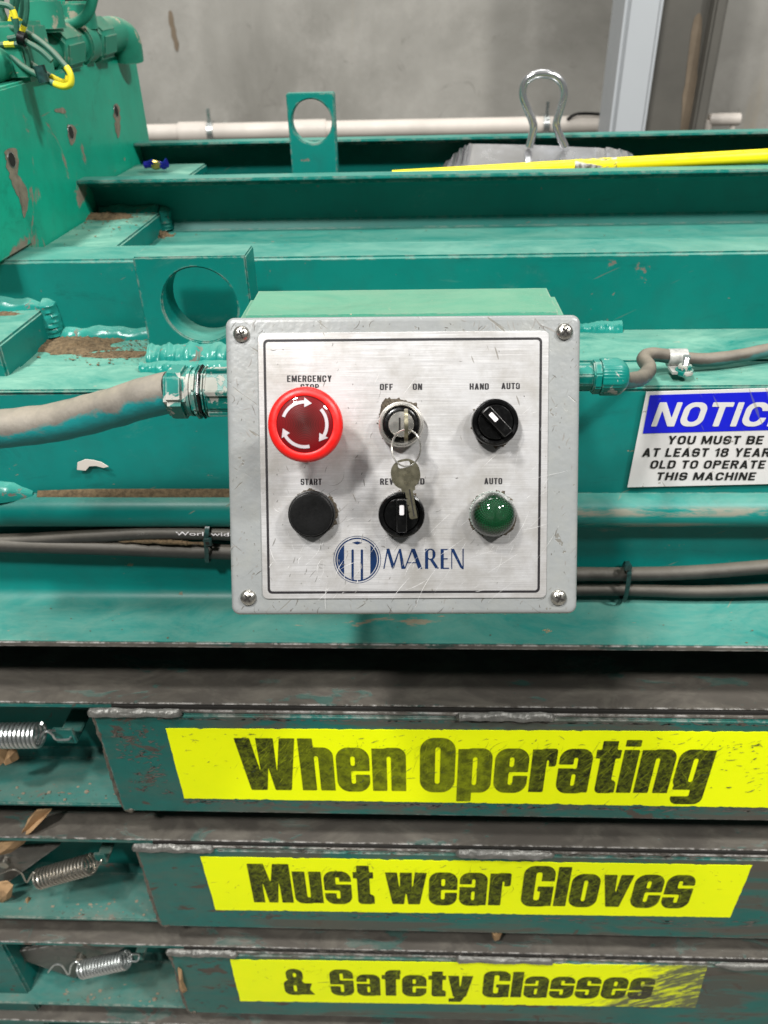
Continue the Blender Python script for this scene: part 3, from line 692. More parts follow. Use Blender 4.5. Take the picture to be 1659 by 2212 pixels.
# lumpy weld at the foot of the near lug
lx0, lx1 = at(332, 770, Z=zd).x, at(560, 770, Z=zd).x
fillet('weld', [(lx0, .6452, zd), (lx0*.6+lx1*.4, .6452, zd), (lx1, .6452, zd)], (0, -1, 0), (0, 0, 1), .017, W_, mach, 8, 60)
fillet('weld', [(lx0-.004, .628, zd), (lx0+.03, .627, zd), (lx1, .628, zd)], (0, -1, 0), (0, 0, 1), .008, W_, mach, 9, 60)
# lower channels with cover plates
YF = .52; DY = .066
rows = [(1523, 1538, 1748), (1818, 1832, 1996), (2046, 2060, 2182), (2216, 2228, 2330)]
pl = [205, 300, 372, None]
zz = []
for i, (ya, yb, ye) in enumerate(rows):
    ztop = zat(ya, YF, 500); zbot = zat(ye, YF, 500); zz.append((ztop, zbot))
    tt = .0065
    MB().prism([(YF, ztop), (YF, ztop-tt), (YF+DY-.008, ztop-tt-.006), (YF+DY, ztop-tt-.016), (YF+DY, zbot+.018), (YF+DY-.008, zbot+.009), (YF, zbot+.005), (YF, zbot), (YF+DY+.009, zbot), (YF+DY+.009, ztop)], XL, XR).build('lower_channel', M['chan' if i < 9 else 'steel'], mach, bevel=.0012)
    # bare rubbed top skin
    MB().box(XL, XR, YF-.0008, YF+DY+.2, ztop+.0006, ztop+.0022).build('top_rail', M['steel'], mach, bevel=.0006)
    if pl[i]:
        M['plate'] = paint('scuffed_dark_teal_plate', bands=((1.52+zbot, 1.52+zbot+.022, -.2), (1.52+ztop-.030, 1.52+ztop, -.2), (1.52+zbot, 1.52+ztop, .33)), **PLATE)
        xl = at(pl[i], yb+6, Y=YF).x
        MB().box(xl, XR, YF-.005, YF+.0, zbot+.001, ztop-.0095).build('cover_plate', M['plate'], mach, bevel=.0015)
        MB().box(xl+.02, XR, YF-.002, YF+.003, ztop-.0094, ztop-.0004).build('seam', M['dark'], mach)
        MB().box(xl, XR, YF-.0036, YF-.0006, ztop-.0080, ztop-.0045).build('seam_strip', M['steel'], mach, bevel=.0006)
        wx = [(xl-.004, xl+.09), (at(985, ya, Y=YF).x, at(1200, ya, Y=YF).x)]
        if i == 2: wx.append((at(1555, ya, Y=YF).x, .9))
        for c0, c1 in wx:
            fillet('weld_bead', [(c0+(c1-c0)*k/3, YF-.0036, ztop-.0082) for k in range(4)], (0, -1, 0), (0, 0, 1), .0056, M['bead'], mach, i+c0*9, 60)
        weld('seam_weld', [(xl, YF-.003, ztop-.006), (xl+.001, YF-.002, ztop*.67+zbot*.33), (xl-.0005, YF-.002, ztop*.33+zbot*.67), (xl+.001, YF-.002, zbot+.006), (xl+.012, YF-.003, zbot+.003)], .0030, M['weld_dark'], mach, .4, 12)
# dark chute body behind the gaps, frame post on the lower left
MB().box(XL, XR, YF+DY+.22, YF+DY+.24, -1.4, zz[0][0]-.01).build('back_plate', M['steel'], mach)
MB().box(XL, XR, YD+.10, YD+.12, zz[0][0]+.01, zd-.05).build('inner_plate', M['steel'], mach)
q = at(62, 2120, Y=YF+.02)
MB().box(q.x-.08, q.x, YF+.012, YF+DY-.012, -1.5, zz[2][0]-.03).build('frame_post', M['chan'], mach, bevel=.003)

# ------------------------------------------------------------------ dirt lying on the machine
def pile(name, c, rx, ry, h, parent, label, mat='dirt', n=26):
    vs = []; fs = []
    for j in range(n+1):
        for i in range(n+1):
            u, v = i/n*2-1, j/n*2-1; d = math.hypot(u, v); w_ = max(0, 1-d*(1+.5*mn.noise(V3((u*2, v*2, rx*90)))))
            z = h*w_**.6*(.55+.9*abs(mn.noise(V3((u*9, v*9, 3+rx*50))))) if w_ > 0 else -.003
            vs.append((c[0]+u*rx, c[1]+v*ry, c[2]-.001+z))
    for j in range(n):
        for i in range(n): k = j*(n+1)+i; fs.append((k, k+1, k+n+2, k+n+1))
    o = MB().add(vs, fs).build(name, M[mat], parent, smooth=False); o['kind'] = 'stuff'
    if parent is None: o['label'] = label
    return o
zrf = zd-.0015
q = at(170, 745, Z=zrf); pile('dirt_pile', (q.x, q.y, zrf), .045, .026, .009, None, 'brown dirt heaped in the recess beside the near lifting lug')
q = at(270, 765, Z=zrf); pile('dirt_pile', (q.x, q.y, zrf), .05, .012, .003, None, 'thin dirt spread over the recess floor near the lug')
q = at(190, 468, Z=zbb+.022); pile('dirt_pile', (q.x, q.y, zbb+.022), .06, .022, .006, None, 'brown dirt on the upper stiffener against the press head')
q = at(345, 512, Z=zbb-.002); pile('dirt_pile', (q.x, q.y, zbb-.002), .018, .014, .010, None, 'small brown dirt heap in the corner of the middle channel')
q = at(200, 660, Z=q1.z); pile('dirt_pile', (q1.x-.045, YC-.018, q1.z), .035, .010, .003, None, 'dirt along the weld on the lower stiffener')
q = at(1180, 1362, Z=zf); pile('dirt_patch', (q.x, q.y, zf), .008, .006, .0016, None, 'tan mud spot on the bottom flange below the box', 'card')
q = at(1112, 1372, Z=zf); pile('dirt_patch', (q.x, q.y, zf), .006, .004, .001, None, 'smaller tan mud spot on the bottom flange', 'card')

# ------------------------------------------------------------------ control box
hw, hh = .1065, .0906
box = thing('control_box', 'grey sloping control box with aluminium button panel bolted to the teal machine', 'control box', (-.007, .52, -.305))
zt_, zb_ = T(0, hh-.003, 0).z-.001, T(0, -hh+.006, 0).z
yt_, yb_ = T(0, hh-.004, -.012).y, T(0, -hh+.006, -.012).y
yback = yat(620, zt_, 870)
exl, exr = at(545, 621, Z=zt_).x, at(1199, 620, Z=zt_).x
MB().add([((exl if s_ < 0 else exr)*1, y_, z_) for s_ in (-1, 1) for k, (y_, z_) in enumerate(((yb_, zb_), (yt_, zt_), (yback, zt_), (yback, zb_)))],
    [(0, 1, 2, 3), (7, 6, 5, 4), (0, 4, 5, 1), (1, 5, 6, 2), (2, 6, 7, 3), (3, 7, 4, 0)]).build('enclosure', M['boxteal'], box, bevel=.006, seg=4)
MB().box(-.06, .05, yback-.001, YD-.0005, zb_+.02, zb_+.05).build('mounting_bracket', M['teal_web'], box)
def rl(ins, h, x0=-hw, x1=hw, y0=-hh, y1=hh, r=.0055): return [(x, y, h) for x, y in rrect(x0+ins, x1-ins, y0+ins, y1-ins, max(.0006, r-ins))]
lid = MB().loops([rl(.0005, -.0135), rl(0, -.013), rl(0, -.0032), rl(.0003, -.0018), rl(.0010, -.0008), rl(.0020, -.0002), rl(.0034, 0)], T).build('lid', M['lid'], box)
# faceplate
c0, c1, c2_, c3_ = P(555, 718, .0008), P(1190, 716, .0008), P(1176, 1292, .0008), P(569, 1293, .0008)
fx0, fx1, fy0, fy1 = (c0.x+c3_.x)/2, (c1.x+c2_.x)/2, (c2_.y+c3_.y)/2, (c0.y+c1.y)/2
face = MB().loops([rl(0, .0001, fx0, fx1, fy0, fy1, .0034), rl(0, .0008, fx0, fx1, fy0, fy1, .0034), rl(.0002, .0010, fx0, fx1, fy0, fy1, .0034)], T, loc=True).build('faceplate', M['alu'], box)
HP = .00108
o1, o2 = rrect(fx0+.0032, fx1-.0040, fy0+.0032, fy1-.0038, .0028), rrect(fx0+.0047, fx1-.0055, fy0+.0047, fy1-.0053, .0016)
n = len(o1); MB().add([T(x, y, HP) for x, y in o1+o2], [(k, (k+1) % n, n+(k+1) % n, n+k) for k in range(n)]).build('border_line', M['ink'], face)
def ptext(s_, x0, x1, yb, yt):
    return put_text(MB(), s_, x0, x1, yb, yt, lambda x, y: PW(x, y, HP+.00006)).build('lettering', M['ink'], face)
ptext('EMERGENCY', 620, 716.5, 825, 811); ptext('STOP', 649, 689, 843.5, 829.5)
ptext('OFF', 820.5, 848.5, 842.5, 829); ptext('ON', 891.5, 912, 842, 828.5)
ptext('HAND', 1014.5, 1056, 841.5, 828); ptext('AUTO', 1083, 1123, 840.5, 827)
ptext('START', 649.5, 695, 1047.5, 1034); ptext('REV', 821, 850, 1047, 1033.5); ptext('FWD', 882, 917, 1046.5, 1033)
ptext('AUTO', 1046, 1085, 1046, 1032.5)
# logo: ringed m and name, drawn in a picture-zoom space (x right, y down) and laid on the faceplate
def zp(x, y, h=HP+.00006): return PW((880+x*.66305)/1.8517, (2050+y*.66305)/1.8517, h)
C_ = (828, 284)
ringf = U(S(sc_(*C_, 143), sc_(*C_, 140)), S(sc_(*C_, 132), sc_(*C_, 124)))
inner = I(sc_(*C_, 119), U(lambda x, y: 749-x, lambda x, y: x-907))
emb = U(ringf, inner, sr(793, 807, 222, 412, 6), sr(849, 863, 222, 412, 6), spoly((796, 182), (828, 174), (860, 182), (828, 193)))
shape(MB(), emb, 680, 976, 136, 432, 2.0, zp).build('emblem', M['blueink'], face)
let = [U(spoly((985, 340), (992, 340), (1014, 226), (1006, 226)), spoly((1003, 218), (1022, 218), (1052, 322), (1040, 340), (1034, 330)), spoly((1048, 340), (1041, 326), (1080, 222), (1086, 222)), spoly((1078, 220), (1092, 220), (1116, 340), (1094, 340))),
       U(spoly((1111, 340), (1118, 340), (1163, 226), (1156, 220)), spoly((1152, 218), (1176, 218), (1221, 340), (1196, 340)), sb(1130, 1195, 300, 306)),
       U(sb(1237, 1256, 220, 340), S(sr(1240, 1300, 218, 286, 32), sr(1256, 1282, 225, 279, 25)), spoly((1264, 282), (1282, 278), (1322, 338), (1300, 338))),
       U(sb(1331, 1350, 220, 340), sb(1340, 1379, 220, 227), sb(1340, 1374, 276, 283), sb(1340, 1382, 333, 340)),
       U(sb(1395, 1401, 228, 340), spoly((1392, 219), (1412, 219), (1470, 342), (1462, 342), (1448, 330)), sb(1463, 1470, 219, 342))]
mb = MB()
for g, (xa, xb) in zip(let, ((980, 1120), (1105, 1226), (1230, 1328), (1328, 1386), (1388, 1474))): shape(mb, g, xa, xb, 212, 346, 1.6, zp)
mb.build('maker_name', M['blueink'], face)
def scratches(name, mat, parent, conv, dist, n, lmin, lmax, wd, ang, spread, seed, curve=.15, dash=False):
    rg = random.Random(seed); mb = MB()
    for _ in range(n):
        x, y = dist(rg); L = lmin+(lmax-lmin)*rg.random()**2.5; a = R(rg.gauss(ang, spread)); k = rg.gauss(0, curve); w_ = wd*(.5+rg.random()); m = 3 if dash else 7; lp, rp = [], []
        for i in range(m+1):
            t = i/m; aa = a+k*(t-.5); dx, dy = math.cos(aa)*L*(t-.5), math.sin(aa)*L*(t-.5); ww = w_*math.sin(math.pi*min(.93, max(.07, t)))*(.6+.8*rg.random())
            lp.append((x+dx-math.sin(aa)*ww, y+dy+math.cos(aa)*ww)); rp.append((x+dx+math.sin(aa)*ww, y+dy-math.cos(aa)*ww))
        mb.add([conv(*q) for q in lp+rp], [(i, i+1, m+2+i, m+1+i) for i in range(m)])
    return mb.build(name, mat, parent, smooth=False, kind='stuff')
M['scr_w'] = simple('bright_scratch', (.86, .85, .84), .35, .3, .1, 100, 0); M['scr_d'] = simple('dark_nick', (.10, .09, .075), .6, 0, .5, 200, 0)
M['scr_g'] = simple('grey_nick', (.26, .25, .235), .5, .2, .3, 200, 0)
def D_(*bl):
    def f(rg):
        while True:
            cx_, cy_2, sx, sy = rg.choice(bl); x, y = rg.gauss(cx_, sx), rg.gauss(cy_2, sy)
            if fx0+.001 < x < fx1-.001 and fy0+.001 < y < fy1-.001: return x, y
    return f
fc = lambda x, y: T(x, y, HP+.00012)
scratches('scratches', M['scr_w'], face, fc, D_((.055, -.045, .03, .02), (.03, -.055, .03, .015), (.07, 0, .012, .03)), 60, .004, .034, .00007, 52, 18, 1)
scratches('scratches', M['scr_w'], face, fc, D_((-.05, -.055, .03, .02), (-.06, -.06, .03, .02)), 32, .003, .022, .00010, 60, 35, 2, .4)
scratches('scratches', M['scr_w'], face, fc, D_((0, .02, .06, .05)), 12, .002, .014, .00008, 60, 50, 3)
scratches('scratches', M['scr_g'], face, fc, D_((-.065, -.05, .022, .02), (-.03, -.06, .04, .015), (-.03, .03, .03, .03)), 70, .001, .006, .00022, 60, 30, 4, .3, True)
scratches('scratches', M['scr_d'], face, fc, D_((-.055, .03, .03, .035), (.0, .0, .07, .06)), 34, .0008, .005, .00016, 50, 40, 5, .3, True)
scratches('scratches', M['scr_g'], face, fc, lambda rg: (rg.gauss(-.040, .003), rg.gauss(-.012, .008)), 4, .012, .026, .00010, 42, 5, 6, .5)
def lidd(rg):
    e = rg.random()
    if e < .30: return rg.uniform(-hw+.002, -hw+.018), rg.uniform(-hh+.003, hh-.003)
    if e < .45: return rg.uniform(hw-.017, hw-.002), rg.uniform(-hh+.003, hh-.003)
    if e < .8: return rg.uniform(-hw+.005, hw-.005), rg.uniform(-hh+.002, -hh+.010)
    return rg.uniform(-hw+.005, hw-.005), rg.uniform(hh-.010, hh-.0035)
lc = lambda x, y: T(x, y, .00006)
scratches('scratches', M['scr_d'], lid, lc, lidd, 90, .0008, .007, .00018, 70, 28, 11, .5, True)
scratches('scratches', M['scr_g'], lid, lc, lidd, 80, .001, .006, .00030, 60, 40, 12, .5, True)
scratches('scratches', M['scr_g'], lid, lc, lambda rg: (rg.uniform(.03, .09), rg.gauss(hh-.0065, .0015)), 9, .003, .012, .00045, 125, 30, 13, .2, True)
# lid screws
for px, py, ra in ((521, 721, 20), (1220, 716, 50), (536, 1291, 35), (1207, 1291, 65)):
    c = P(px, py, .001); fr = lambda u, v, h, c=c: T(c.x+u, c.y+v, h)
    s_ = MB().lathe([(.0048, .0), (.0050, .0006), (.0046, .0017), (.0032, .0027), (.0014, .0031), (.0003, .0032)], fr, 28).build('screw', M['screw'], lid)
    ca, sa = math.cos(R(ra)), math.sin(R(ra)); mb = MB()
    for q_ in (0, 1):
        def f3(u, v, h, q_=q_): u, v = (u, v) if q_ == 0 else (-v, u); return fr(u*ca-v*sa, u*sa+v*ca, h+(.0001 if q_ else 0))
        mb.box(-.0026, .0026, -.00045, .00045, .0012, .00335, f3)
    mb.build('cross_slot', M['dark'], s_)
def fr_at(px, py, h):
    c = P(px, py, h); return lambda u, v, h_=0: T(c.x+u, c.y+v, h_)
def grime(fr, r, wd, parent, amp=.5, seed=0, h=.0022, bias=None, name='grime'):
    n, m = 150, 5; vs = []; fs = []
    for k in range(n):
        a = 2*math.pi*k/n; e = wd*.8*max(.02, .15+1.5*mn.noise(V3((math.cos(a)*1.6, math.sin(a)*1.6, seed)))+.9*mn.noise(V3((math.cos(a)*6, math.sin(a)*6, seed+5)))+.5*mn.noise(V3((math.cos(a)*19, math.sin(a)*19, seed+9))))
        if bias: e += bias(a)
        for j in range(m):
            t_ = j/(m-1); rr_ = r-.002+(e+.002)*t_; hh_ = .0010+h*(1-t_)**.7*(.6+.8*abs(mn.noise(V3((math.cos(a)*14, math.sin(a)*14, j+seed)))))
            vs.append(fr(rr_*math.cos(a), rr_*math.sin(a), hh_ if j < m-1 else .0009))
    for k in range(n):
        for j in range(m-1): fs.append((k*m+j, ((k+1) % n)*m+j, ((k+1) % n)*m+j+1, k*m+j+1))
    o = MB().add(vs, fs).build(name, M['grime'], parent, smooth=False); o['kind'] = 'stuff'; return o
# emergency stop
es_h = .040; fr = fr_at(658.5, 917, es_h)
es = MB().lathe([(.0145, .001), (.0145, .014), (.0115, .016), (.0115, .027), (.0150, .029), (.0188, .0315), (.0206, .0345), (.0210, .0368), (.0206, .0388), (.0196, .0402), (.0180, .0409), (.0163, .0411), (.0158, .0408), (.0156, .0398)], fr, 72).build('emergency_stop', M['red'], box)
lr = MB().lathe([(.0157, .0385), (.0156, .0402), (.0140, .0409), (.0110, .0414), (.007, .0417), (.003, .0418), (.0004, .0418)], fr, 64, loc=True).build('lens', M['lens_red'], es)
def lens_h(r): return np.interp(r, [0, .003, .007, .011, .014, .0156], [.0418, .0418, .0417, .0414, .0409, .0402])+.0003
for a0, a1 in ((160, 70), (42, -50), (-78, -170)):
    n = 22; vs = []; fs = []; ah = a1+20
    def p_(r, a): return fr(r*math.cos(R(a)), r*math.sin(R(a)), lens_h(r))
    for k in range(n+1):
        a = a0+(ah-a0)*k/n; vs += [p_(.0114, a), p_(.0123, a), p_(.0132, a)]
    for k in range(n): fs += [(3*k, 3*k+1, 3*k+4, 3*k+3), (3*k+1, 3*k+2, 3*k+5, 3*k+4)]
    b_ = len(vs); vs += [p_(.0094, ah), p_(.0122, ah), p_(.0148, ah), p_(.0122, a1)]; fs += [(b_, b_+1, b_+3), (b_+1, b_+2, b_+3)]
    MB().add(vs, fs).build('arrow', M['arrow'], es, smooth=False)
# key switch
fr = fr_at(866.5, 917, .008)
ks = MB().lathe([(.0125, .0009), (.0134, .003), (.0136, .0062), (.0135, .0080), (.0131, .0092), (.0125, .0099), (.0118, .0100), (.0112, .0094), (.0109, .0084), (.0107, .0070)], fr, 64).build('key_switch', M['chrome'], box)
MB().lathe([(.0108, .0070), (.0104, .0080), (.0096, .0084), (.0080, .0085), (.0076, .0075)], fr, 48).build('inner_ring', M['black'], ks)
MB().lathe([(.0076, .006), (.0076, .0102), (.0072, .0107), (.0002, .0108)], fr, 40).build('lock_barrel', M['chrome'], ks)
MB().box(-.0014, -.0004, -.0036, .0040, .0100, .01095, fr).build('keyhole', M['dark'], ks)
grime(fr, .0125, .003, ks, .55, 1, .005, lambda a: .0038*max(0, math.cos(a-R(128)))**8+.0022*max(0, math.cos(a-R(85)))**4)
# selector switches
def selector(px, py, ang, seed, offs=0):
    fr = fr_at(px, py, .010)
    s_ = MB().lathe([(.0128, .0009), (.0131, .0040), (.0138, .0055), (.0140, .0085), (.0136, .0101), (.0126, .0107), (.0110, .0104), (.0104, .0092)], fr, 64).build('selector_switch', M['black'], box)
    ca, sa = math.cos(R(ang)), math.sin(R(ang))
    f2 = lambda u, v, h: fr(u*ca-v*sa, u*sa+v*ca, h)
    k_ = MB().lathe([(.0103, .0088), (.0103, .0112), (.0098, .0118), (.0003, .0119)], fr, 48)
    k_.build('dial', M['black'], s_)
    bar = [(x, y) for x, y in rrect(-.0100, .0100, -.0031, .0031, .0012, 4)]
    mb = MB(); mb.loops([[(x, y*1.25, .0116) for x, y in bar], [(x*.98, y*1.0, .0180) for x, y in bar], [(x*.97, y*.92, .0196) for x, y in bar], [(x*.94, y*.72, .0202) for x, y in bar]], f2)
    h_ = mb.build('handle', M['black'], s_)
    MB().loops([[(x, y, .0200) for x, y in rrect(-.0064, -.0006, -.0013, .0013, .0006, 3)], [(x, y, .02045) for x, y in rrect(-.0064, -.0006, -.0013, .0013, .0006, 3)]], f2).build('marker', M['white'], h_)
    grime(fr, .0130, .0024, s_, .55, seed, .0025)
selector(1070, 912, -47, 3); selector(867.5, 1112, -90, 6)
# start button
fr = fr_at(671.5, 1112, .010)
sb_ = MB().lathe([(.0138, .0009), (.0142, .003), (.0142, .0062), (.0137, .0078), (.0132, .0080)], fr, 56).build('start_button', M['blackmat'], box)
MB().lathe([(.0130, .0070), (.0130, .0098), (.0125, .0108), (.0110, .0110), (.0060, .0106), (.0003, .0105)], fr, 48).build('button_cap', M['blackmat'], sb_)
grime(fr, .0138, .0022, sb_, .5, 9, .0025)
# green pilot lamp
fr = fr_at(1066.5, 1112, .010)
gl = MB().lathe([(.0130, .0009), (.0138, .002), (.0138, .0050), (.0133, .0058), (.0125, .0058)], fr, 120, wob=lambda a, i: .02*math.sin(a*44)).build('pilot_lamp', simple('clear_knurled_ring', (.25, .30, .27), .2, 0, .5, 200), box)
MB().lathe([(.0133, .0040), (.0133, .0085), (.0128, .0112), (.0116, .0138), (.0096, .0160), (.0070, .0176), (.0040, .0186), (.0015, .0189), (.0002, .0190)], fr, 64, loc=True).build('lens', M['lens_green'], gl)
grime(fr, .0136, .0026, gl, .55, 13, .0022, lambda a: .002*max(0, math.cos(a+R(25)))**5)

# ------------------------------------------------------------------ keys
kr = thing('key_ring', 'two flat metal keys on a wire ring hanging from the key switch', 'keys', PW(875, 950, .02))
c = P(877, 916, .020)
def edge_plate(u0_, v0, v1, h0, h1, th, nm, par):
    # key bow standing on edge in the lock: rounded outline in the (v, h) plane
    vm, hm = (v0+v1)/2, (h0+h1)/2; rv, rh = (v1-v0)/2, (h1-h0)/2
    pts = [(vm+rv*math.cos(2*math.pi*k/28), hm+rh*math.sin(2*math.pi*k/28)) for k in range(28)]
    return MB().outline(pts, lambda v, h, w_: T(u0_+w_, v, h), -th/2, th/2).build(nm, M['brass'], par, bevel=.0003)
kb = P(877, 920, .022)
edge_plate(kb.x, kb.y-.0095, kb.y+.0098, .0125, .0330, .0021, 'inserted_key', kr)
c = P(877, 968, .026)
rg = [T(c.x+.0082*math.cos(a), c.y+.0104*math.sin(a), .026+.002*math.sin(a*2)+.0025*math.cos(a)) for a in [2*math.pi*k/56 for k in range(56)]]
MB().tube(rg, .00052, 8, closed=True).build('split_ring', M['chrome'], kr)
# hanging key
def keyf(x, y): q = P(x, y, .0255); return q
kc = P(876.5, 1026, .0255); tip = P(893, 1120, .0240)
dv = (tip-kc); L_ = dv.length; dn = V3((dv.x/L_, dv.y/L_)); pn = V3((-dn[1], dn[0]))
def kf(a, b, h): return T(kc.x+dn[0]*a+pn[0]*b, kc.y+dn[1]*a+pn[1]*b, .0245-a*.05+h)
bowr = .0084
fn_bow = S(U(sr(-.0092, .0082, -.0084, .0084, .0078), sb(.006, .0095, -.0040, .0040), S(sb(.008, .0258, -.0021, .0024), spoly((.0125, -.0034), (.0150, -.0034), (.01375, -.0010)), spoly((.0168, -.0034), (.0185, -.0034), (.0176, -.0006)), spoly((.0205, -.0034), (.0225, -.0034), (.0215, -.0011)), spoly((.0240, -.0034), (.0262, -.0034), (.0262, -.0006)))), sr(-.0078, -.0042, -.0035, .0035, .0014))
mb = MB(); shape(mb, fn_bow, -.0100, .0265, -.0090, .0090, .00035, lambda a, b: kf(a, b, .0012)); nf = len(mb.f)
def solid(mb, d):
    cnt = {}
    for f in mb.f:
        for i in range(len(f)):
            e = (f[i], f[(i+1) % len(f)]); cnt[e] = cnt.get(e, 0)+1
    n = len(mb.v); vs = [q+d for q in mb.v]; fs = [tuple(i+n for i in f[::-1]) for f in mb.f]
    # T-junction free border edges only
    for (a_, b_) in list(cnt):
        if (b_, a_) not in cnt: fs.append((b_, a_, a_+n, b_+n))
    b0 = len(mb.v); mb.v += vs; mb.f += fs; mb.loc += [(0, 0, 0)]*len(vs); return mb
solid(mb, PN*-.0018)
hk = mb.build('hanging_key', M['brass'], kr, smooth=False)
MB().box(.0085, .0245, .0002, .0011, .0012, .00128, lambda a, b, h: kf(a, b, h)).build('groove', M['dark'], hk)
mb2 = MB()
put_font(mb2, 'ATR', -.0026, .0026, 0, .0017, lambda x, y: kf(.0010-y, x, .00132))
put_font(mb2, '455', -.0018, .0022, 0, .0015, lambda x, y: kf(.0052-y, x, .00132))
mb2.build('stamped_marks', simple('stamped_groove', (.20, .18, .12), .4, .8), hk)

# ------------------------------------------------------------------ conduit and gland on the left
GY = .485
def X3(px, py, Y): return at(px, py, Y=Y)
g0 = X3(484, 846, GY); g1 = X3(368, 846, GY)
t = thing('flexible_conduit', 'thick dusty grey conduit entering the left side of the control box', 'conduit', g1)
pts = [X3(-260, 945, .50), X3(-120, 938, .50), X3(0, 927, .50), X3(120, 912, .50), X3(230, 885, .495), X3(320, 858, .487), X3(372, 847, GY)]
MB().tube(cr(pts, 10), .0142, 28, rn=.0006).build('sheath', M['conduit'], t)
def ring(xa, xb, r, seg, mat, par, nm, y=GY, z=None, bevel=.0012, twist=R(15), dir_=None):
    z = g0.z if z is None else z
    return MB().tube([(xa, y, z), (xb, y, z)], r, seg, twist=twist).build(nm, mat, par, bevel=bevel)
xx = lambda px: X3(px, 846, GY).x
ring(xx(366), xx(412), .0196, 6, M['teal_fit'], t, 'gland_nut', bevel=.0028)
ring(xx(411), xx(424), .0168, 28, M['teal_fit'], t, 'collar')
ring(xx(423), xx(439), .0192, 8, M['teal_fit'], t, 'lock_nut', bevel=.0018, twist=R(22))
ring(xx(438), xx(444), .0188, 8, M['black'], t, 'gasket', bevel=.0006, twist=R(25))
ring(xx(443), xx(455), .0182, 8, M['teal_fit'], t, 'lock_nut', bevel=.0016, twist=R(22))
ring(xx(454), exl+.002, .0172, 8, M['teal_fit'], t, 'gland_body', bevel=.0012, twist=R(22))
for a in (20, -35, 75):
    z_ = g0.z+.0172*math.sin(R(a)); y_ = GY-.0172*math.cos(R(a))
    MB().box(xx(456), exl+.002, y_-.0012, y_+.001, z_-.0018, z_+.0018).build('rib', M['teal_fit'], t, bevel=.0004)

# ------------------------------------------------------------------ cable and gland on the right
gz = X3(1300, 814, .50).z; GR = .50
t = thing('signal_cable', 'grey cable from the right gland of the control box clamped along the ledge', 'cable', X3(1350, 818, GR))
xr = lambda px: X3(px, 814, GR).x
ring(exr-.002, xr(1279), .0092, 8, M['teal_fit'], t, 'gland_body', GR, gz, .0008)
ring(xr(1277), xr(1296), .0122, 8, M['teal_fit'], t, 'lock_nut', GR, gz, .0010)
g_ = MB().lathe([(.0118, 0), (.0122, .001), (.0122, .0115), (.0112, .0145), (.0092, .0172), (.0070, .0186), (.0062, .0188)], frame((xr(1295), GR, gz), (1, 0, 0)), 120, wob=lambda a, i: (.06*(1/math.cos((a % (math.pi/3))-math.pi/6)-1)/.1547 if i < 4 else 0)+(.035 if 0 < i < 3 and math.sin(a*36) > 0 and abs((a % (math.pi/3))-math.pi/6) < .33 else 0)).build('dome_nut', M['teal_fit'], t)
zc2 = zd+.0065
pts = [X3(1340, 822, GR), X3(1362, 822, .515), X3(1388, 815, .545), X3(1402, 795, .575), X3(1391, 776, .595), X3(1408, 766, .606), X3(1455, 771, .612), X3(1520, 778, .616), X3(1590, 770, .622), X3(1670, 756, .632), X3(1800, 745, .64)]
MB().tube(cr(pts, 8), .0058, 16, rn=.0005).build('sheath', M['cable'], t)
q = X3(1462, 772, .611)
MB().tube([q+V3((-.0075, 0, .0)), q+V3((.0075, 0, 0))], .0072, 18).box(q.x-.0075, q.x+.0075, q.y-.018, q.y-.004, q.z-.0075, q.z-.0055).build('clamp_band', simple('worn_white_clamp', (.50, .50, .47), .45, .2, .5, 200), t)
bq = V3((q.x+.003, q.y-.014, q.z-.006))
bo = MB().lathe([(.0072, -.002), (.0074, .0), (.0070, .0012)], frame(bq, (0, 0, 1), (0, 1, 0)), 24).build('washer', M['teal_fit'], t)
MB().lathe([(.0058, .001), (.0058, .0052)], frame(bq, (0, 0, 1), (0, 1, 0)), 6).build('nut', M['teal_fit'], t, bevel=.0006)
MB().lathe([((.0030 if k % 2 else .0025), .005+k*.0006) for k in range(14)], frame(bq, (0, 0, 1), (0, 1, 0)), 16).build('bolt_thread', M['galv'], t)

# ------------------------------------------------------------------ hoses at mid height
def hose(pts, r, name, label, mat='hose', group=None):
    c = cr(pts, 10); o = MB().tube(c, r, 20, rn=.0003).build(name, M[mat]); tag(o, label, 'hose', group); return c
yh = YD-.009
hose([X3(-200, 1172, yh), X3(0, 1176, yh), X3(150, 1180, yh-.001), X3(330, 1186, yh), X3(500, 1192, yh), X3(640, 1196, yh)], .0075, 'rubber_hose', 'lower black rubber hose left of the box, in front of the printed one')
hc = hose([X3(-100, 1172, yh+.003), X3(60, 1166, yh+.002), X3(180, 1158, yh+.001), X3(300, 1151, yh), X3(400, 1150, yh), X3(500, 1152, yh), X3(640, 1156, yh)], .0068, 'rubber_hose', 'upper black rubber hose left of the box with white printing')
hose([X3(1150, 1240, yh), X3(1250, 1240, yh), X3(1360, 1240, yh), X3(1500, 1236, yh), X3(1670, 1223, yh), X3(1850, 1205, yh)], .0066, 'rubber_hose', 'upper grey rubber hose right of the box')
hose([X3(1150, 1276, yh), X3(1250, 1274, yh), X3(1360, 1274, yh), X3(1500, 1278, yh), X3(1670, 1274, yh), X3(1850, 1262, yh)], .0060, 'rubber_hose', 'lower black rubber hose right of the box, shiny along its top')
def on_hose(px, t_):
    x = X3(px, 1150, yh).x; c = min(hc, key=lambda q: abs(q.x-x)); a = R(52)+t_/.0068; 
    return V3((x, c.y-.00705*math.cos(a-R(20)), c.z+.00705*math.sin(a-R(20))))
mb = MB(); put_font(mb, 'Worldwide', 384, 512, -.0024, .0010, on_hose, .008); mb.build('printing', M['white'], bpy.data.objects['rubber_hose.001'])
mb = MB(); put_font(mb, '302', 300, 328, -.0020, .0006, on_hose); mb.build('printing', M['bead'], bpy.data.objects['rubber_hose.001'])
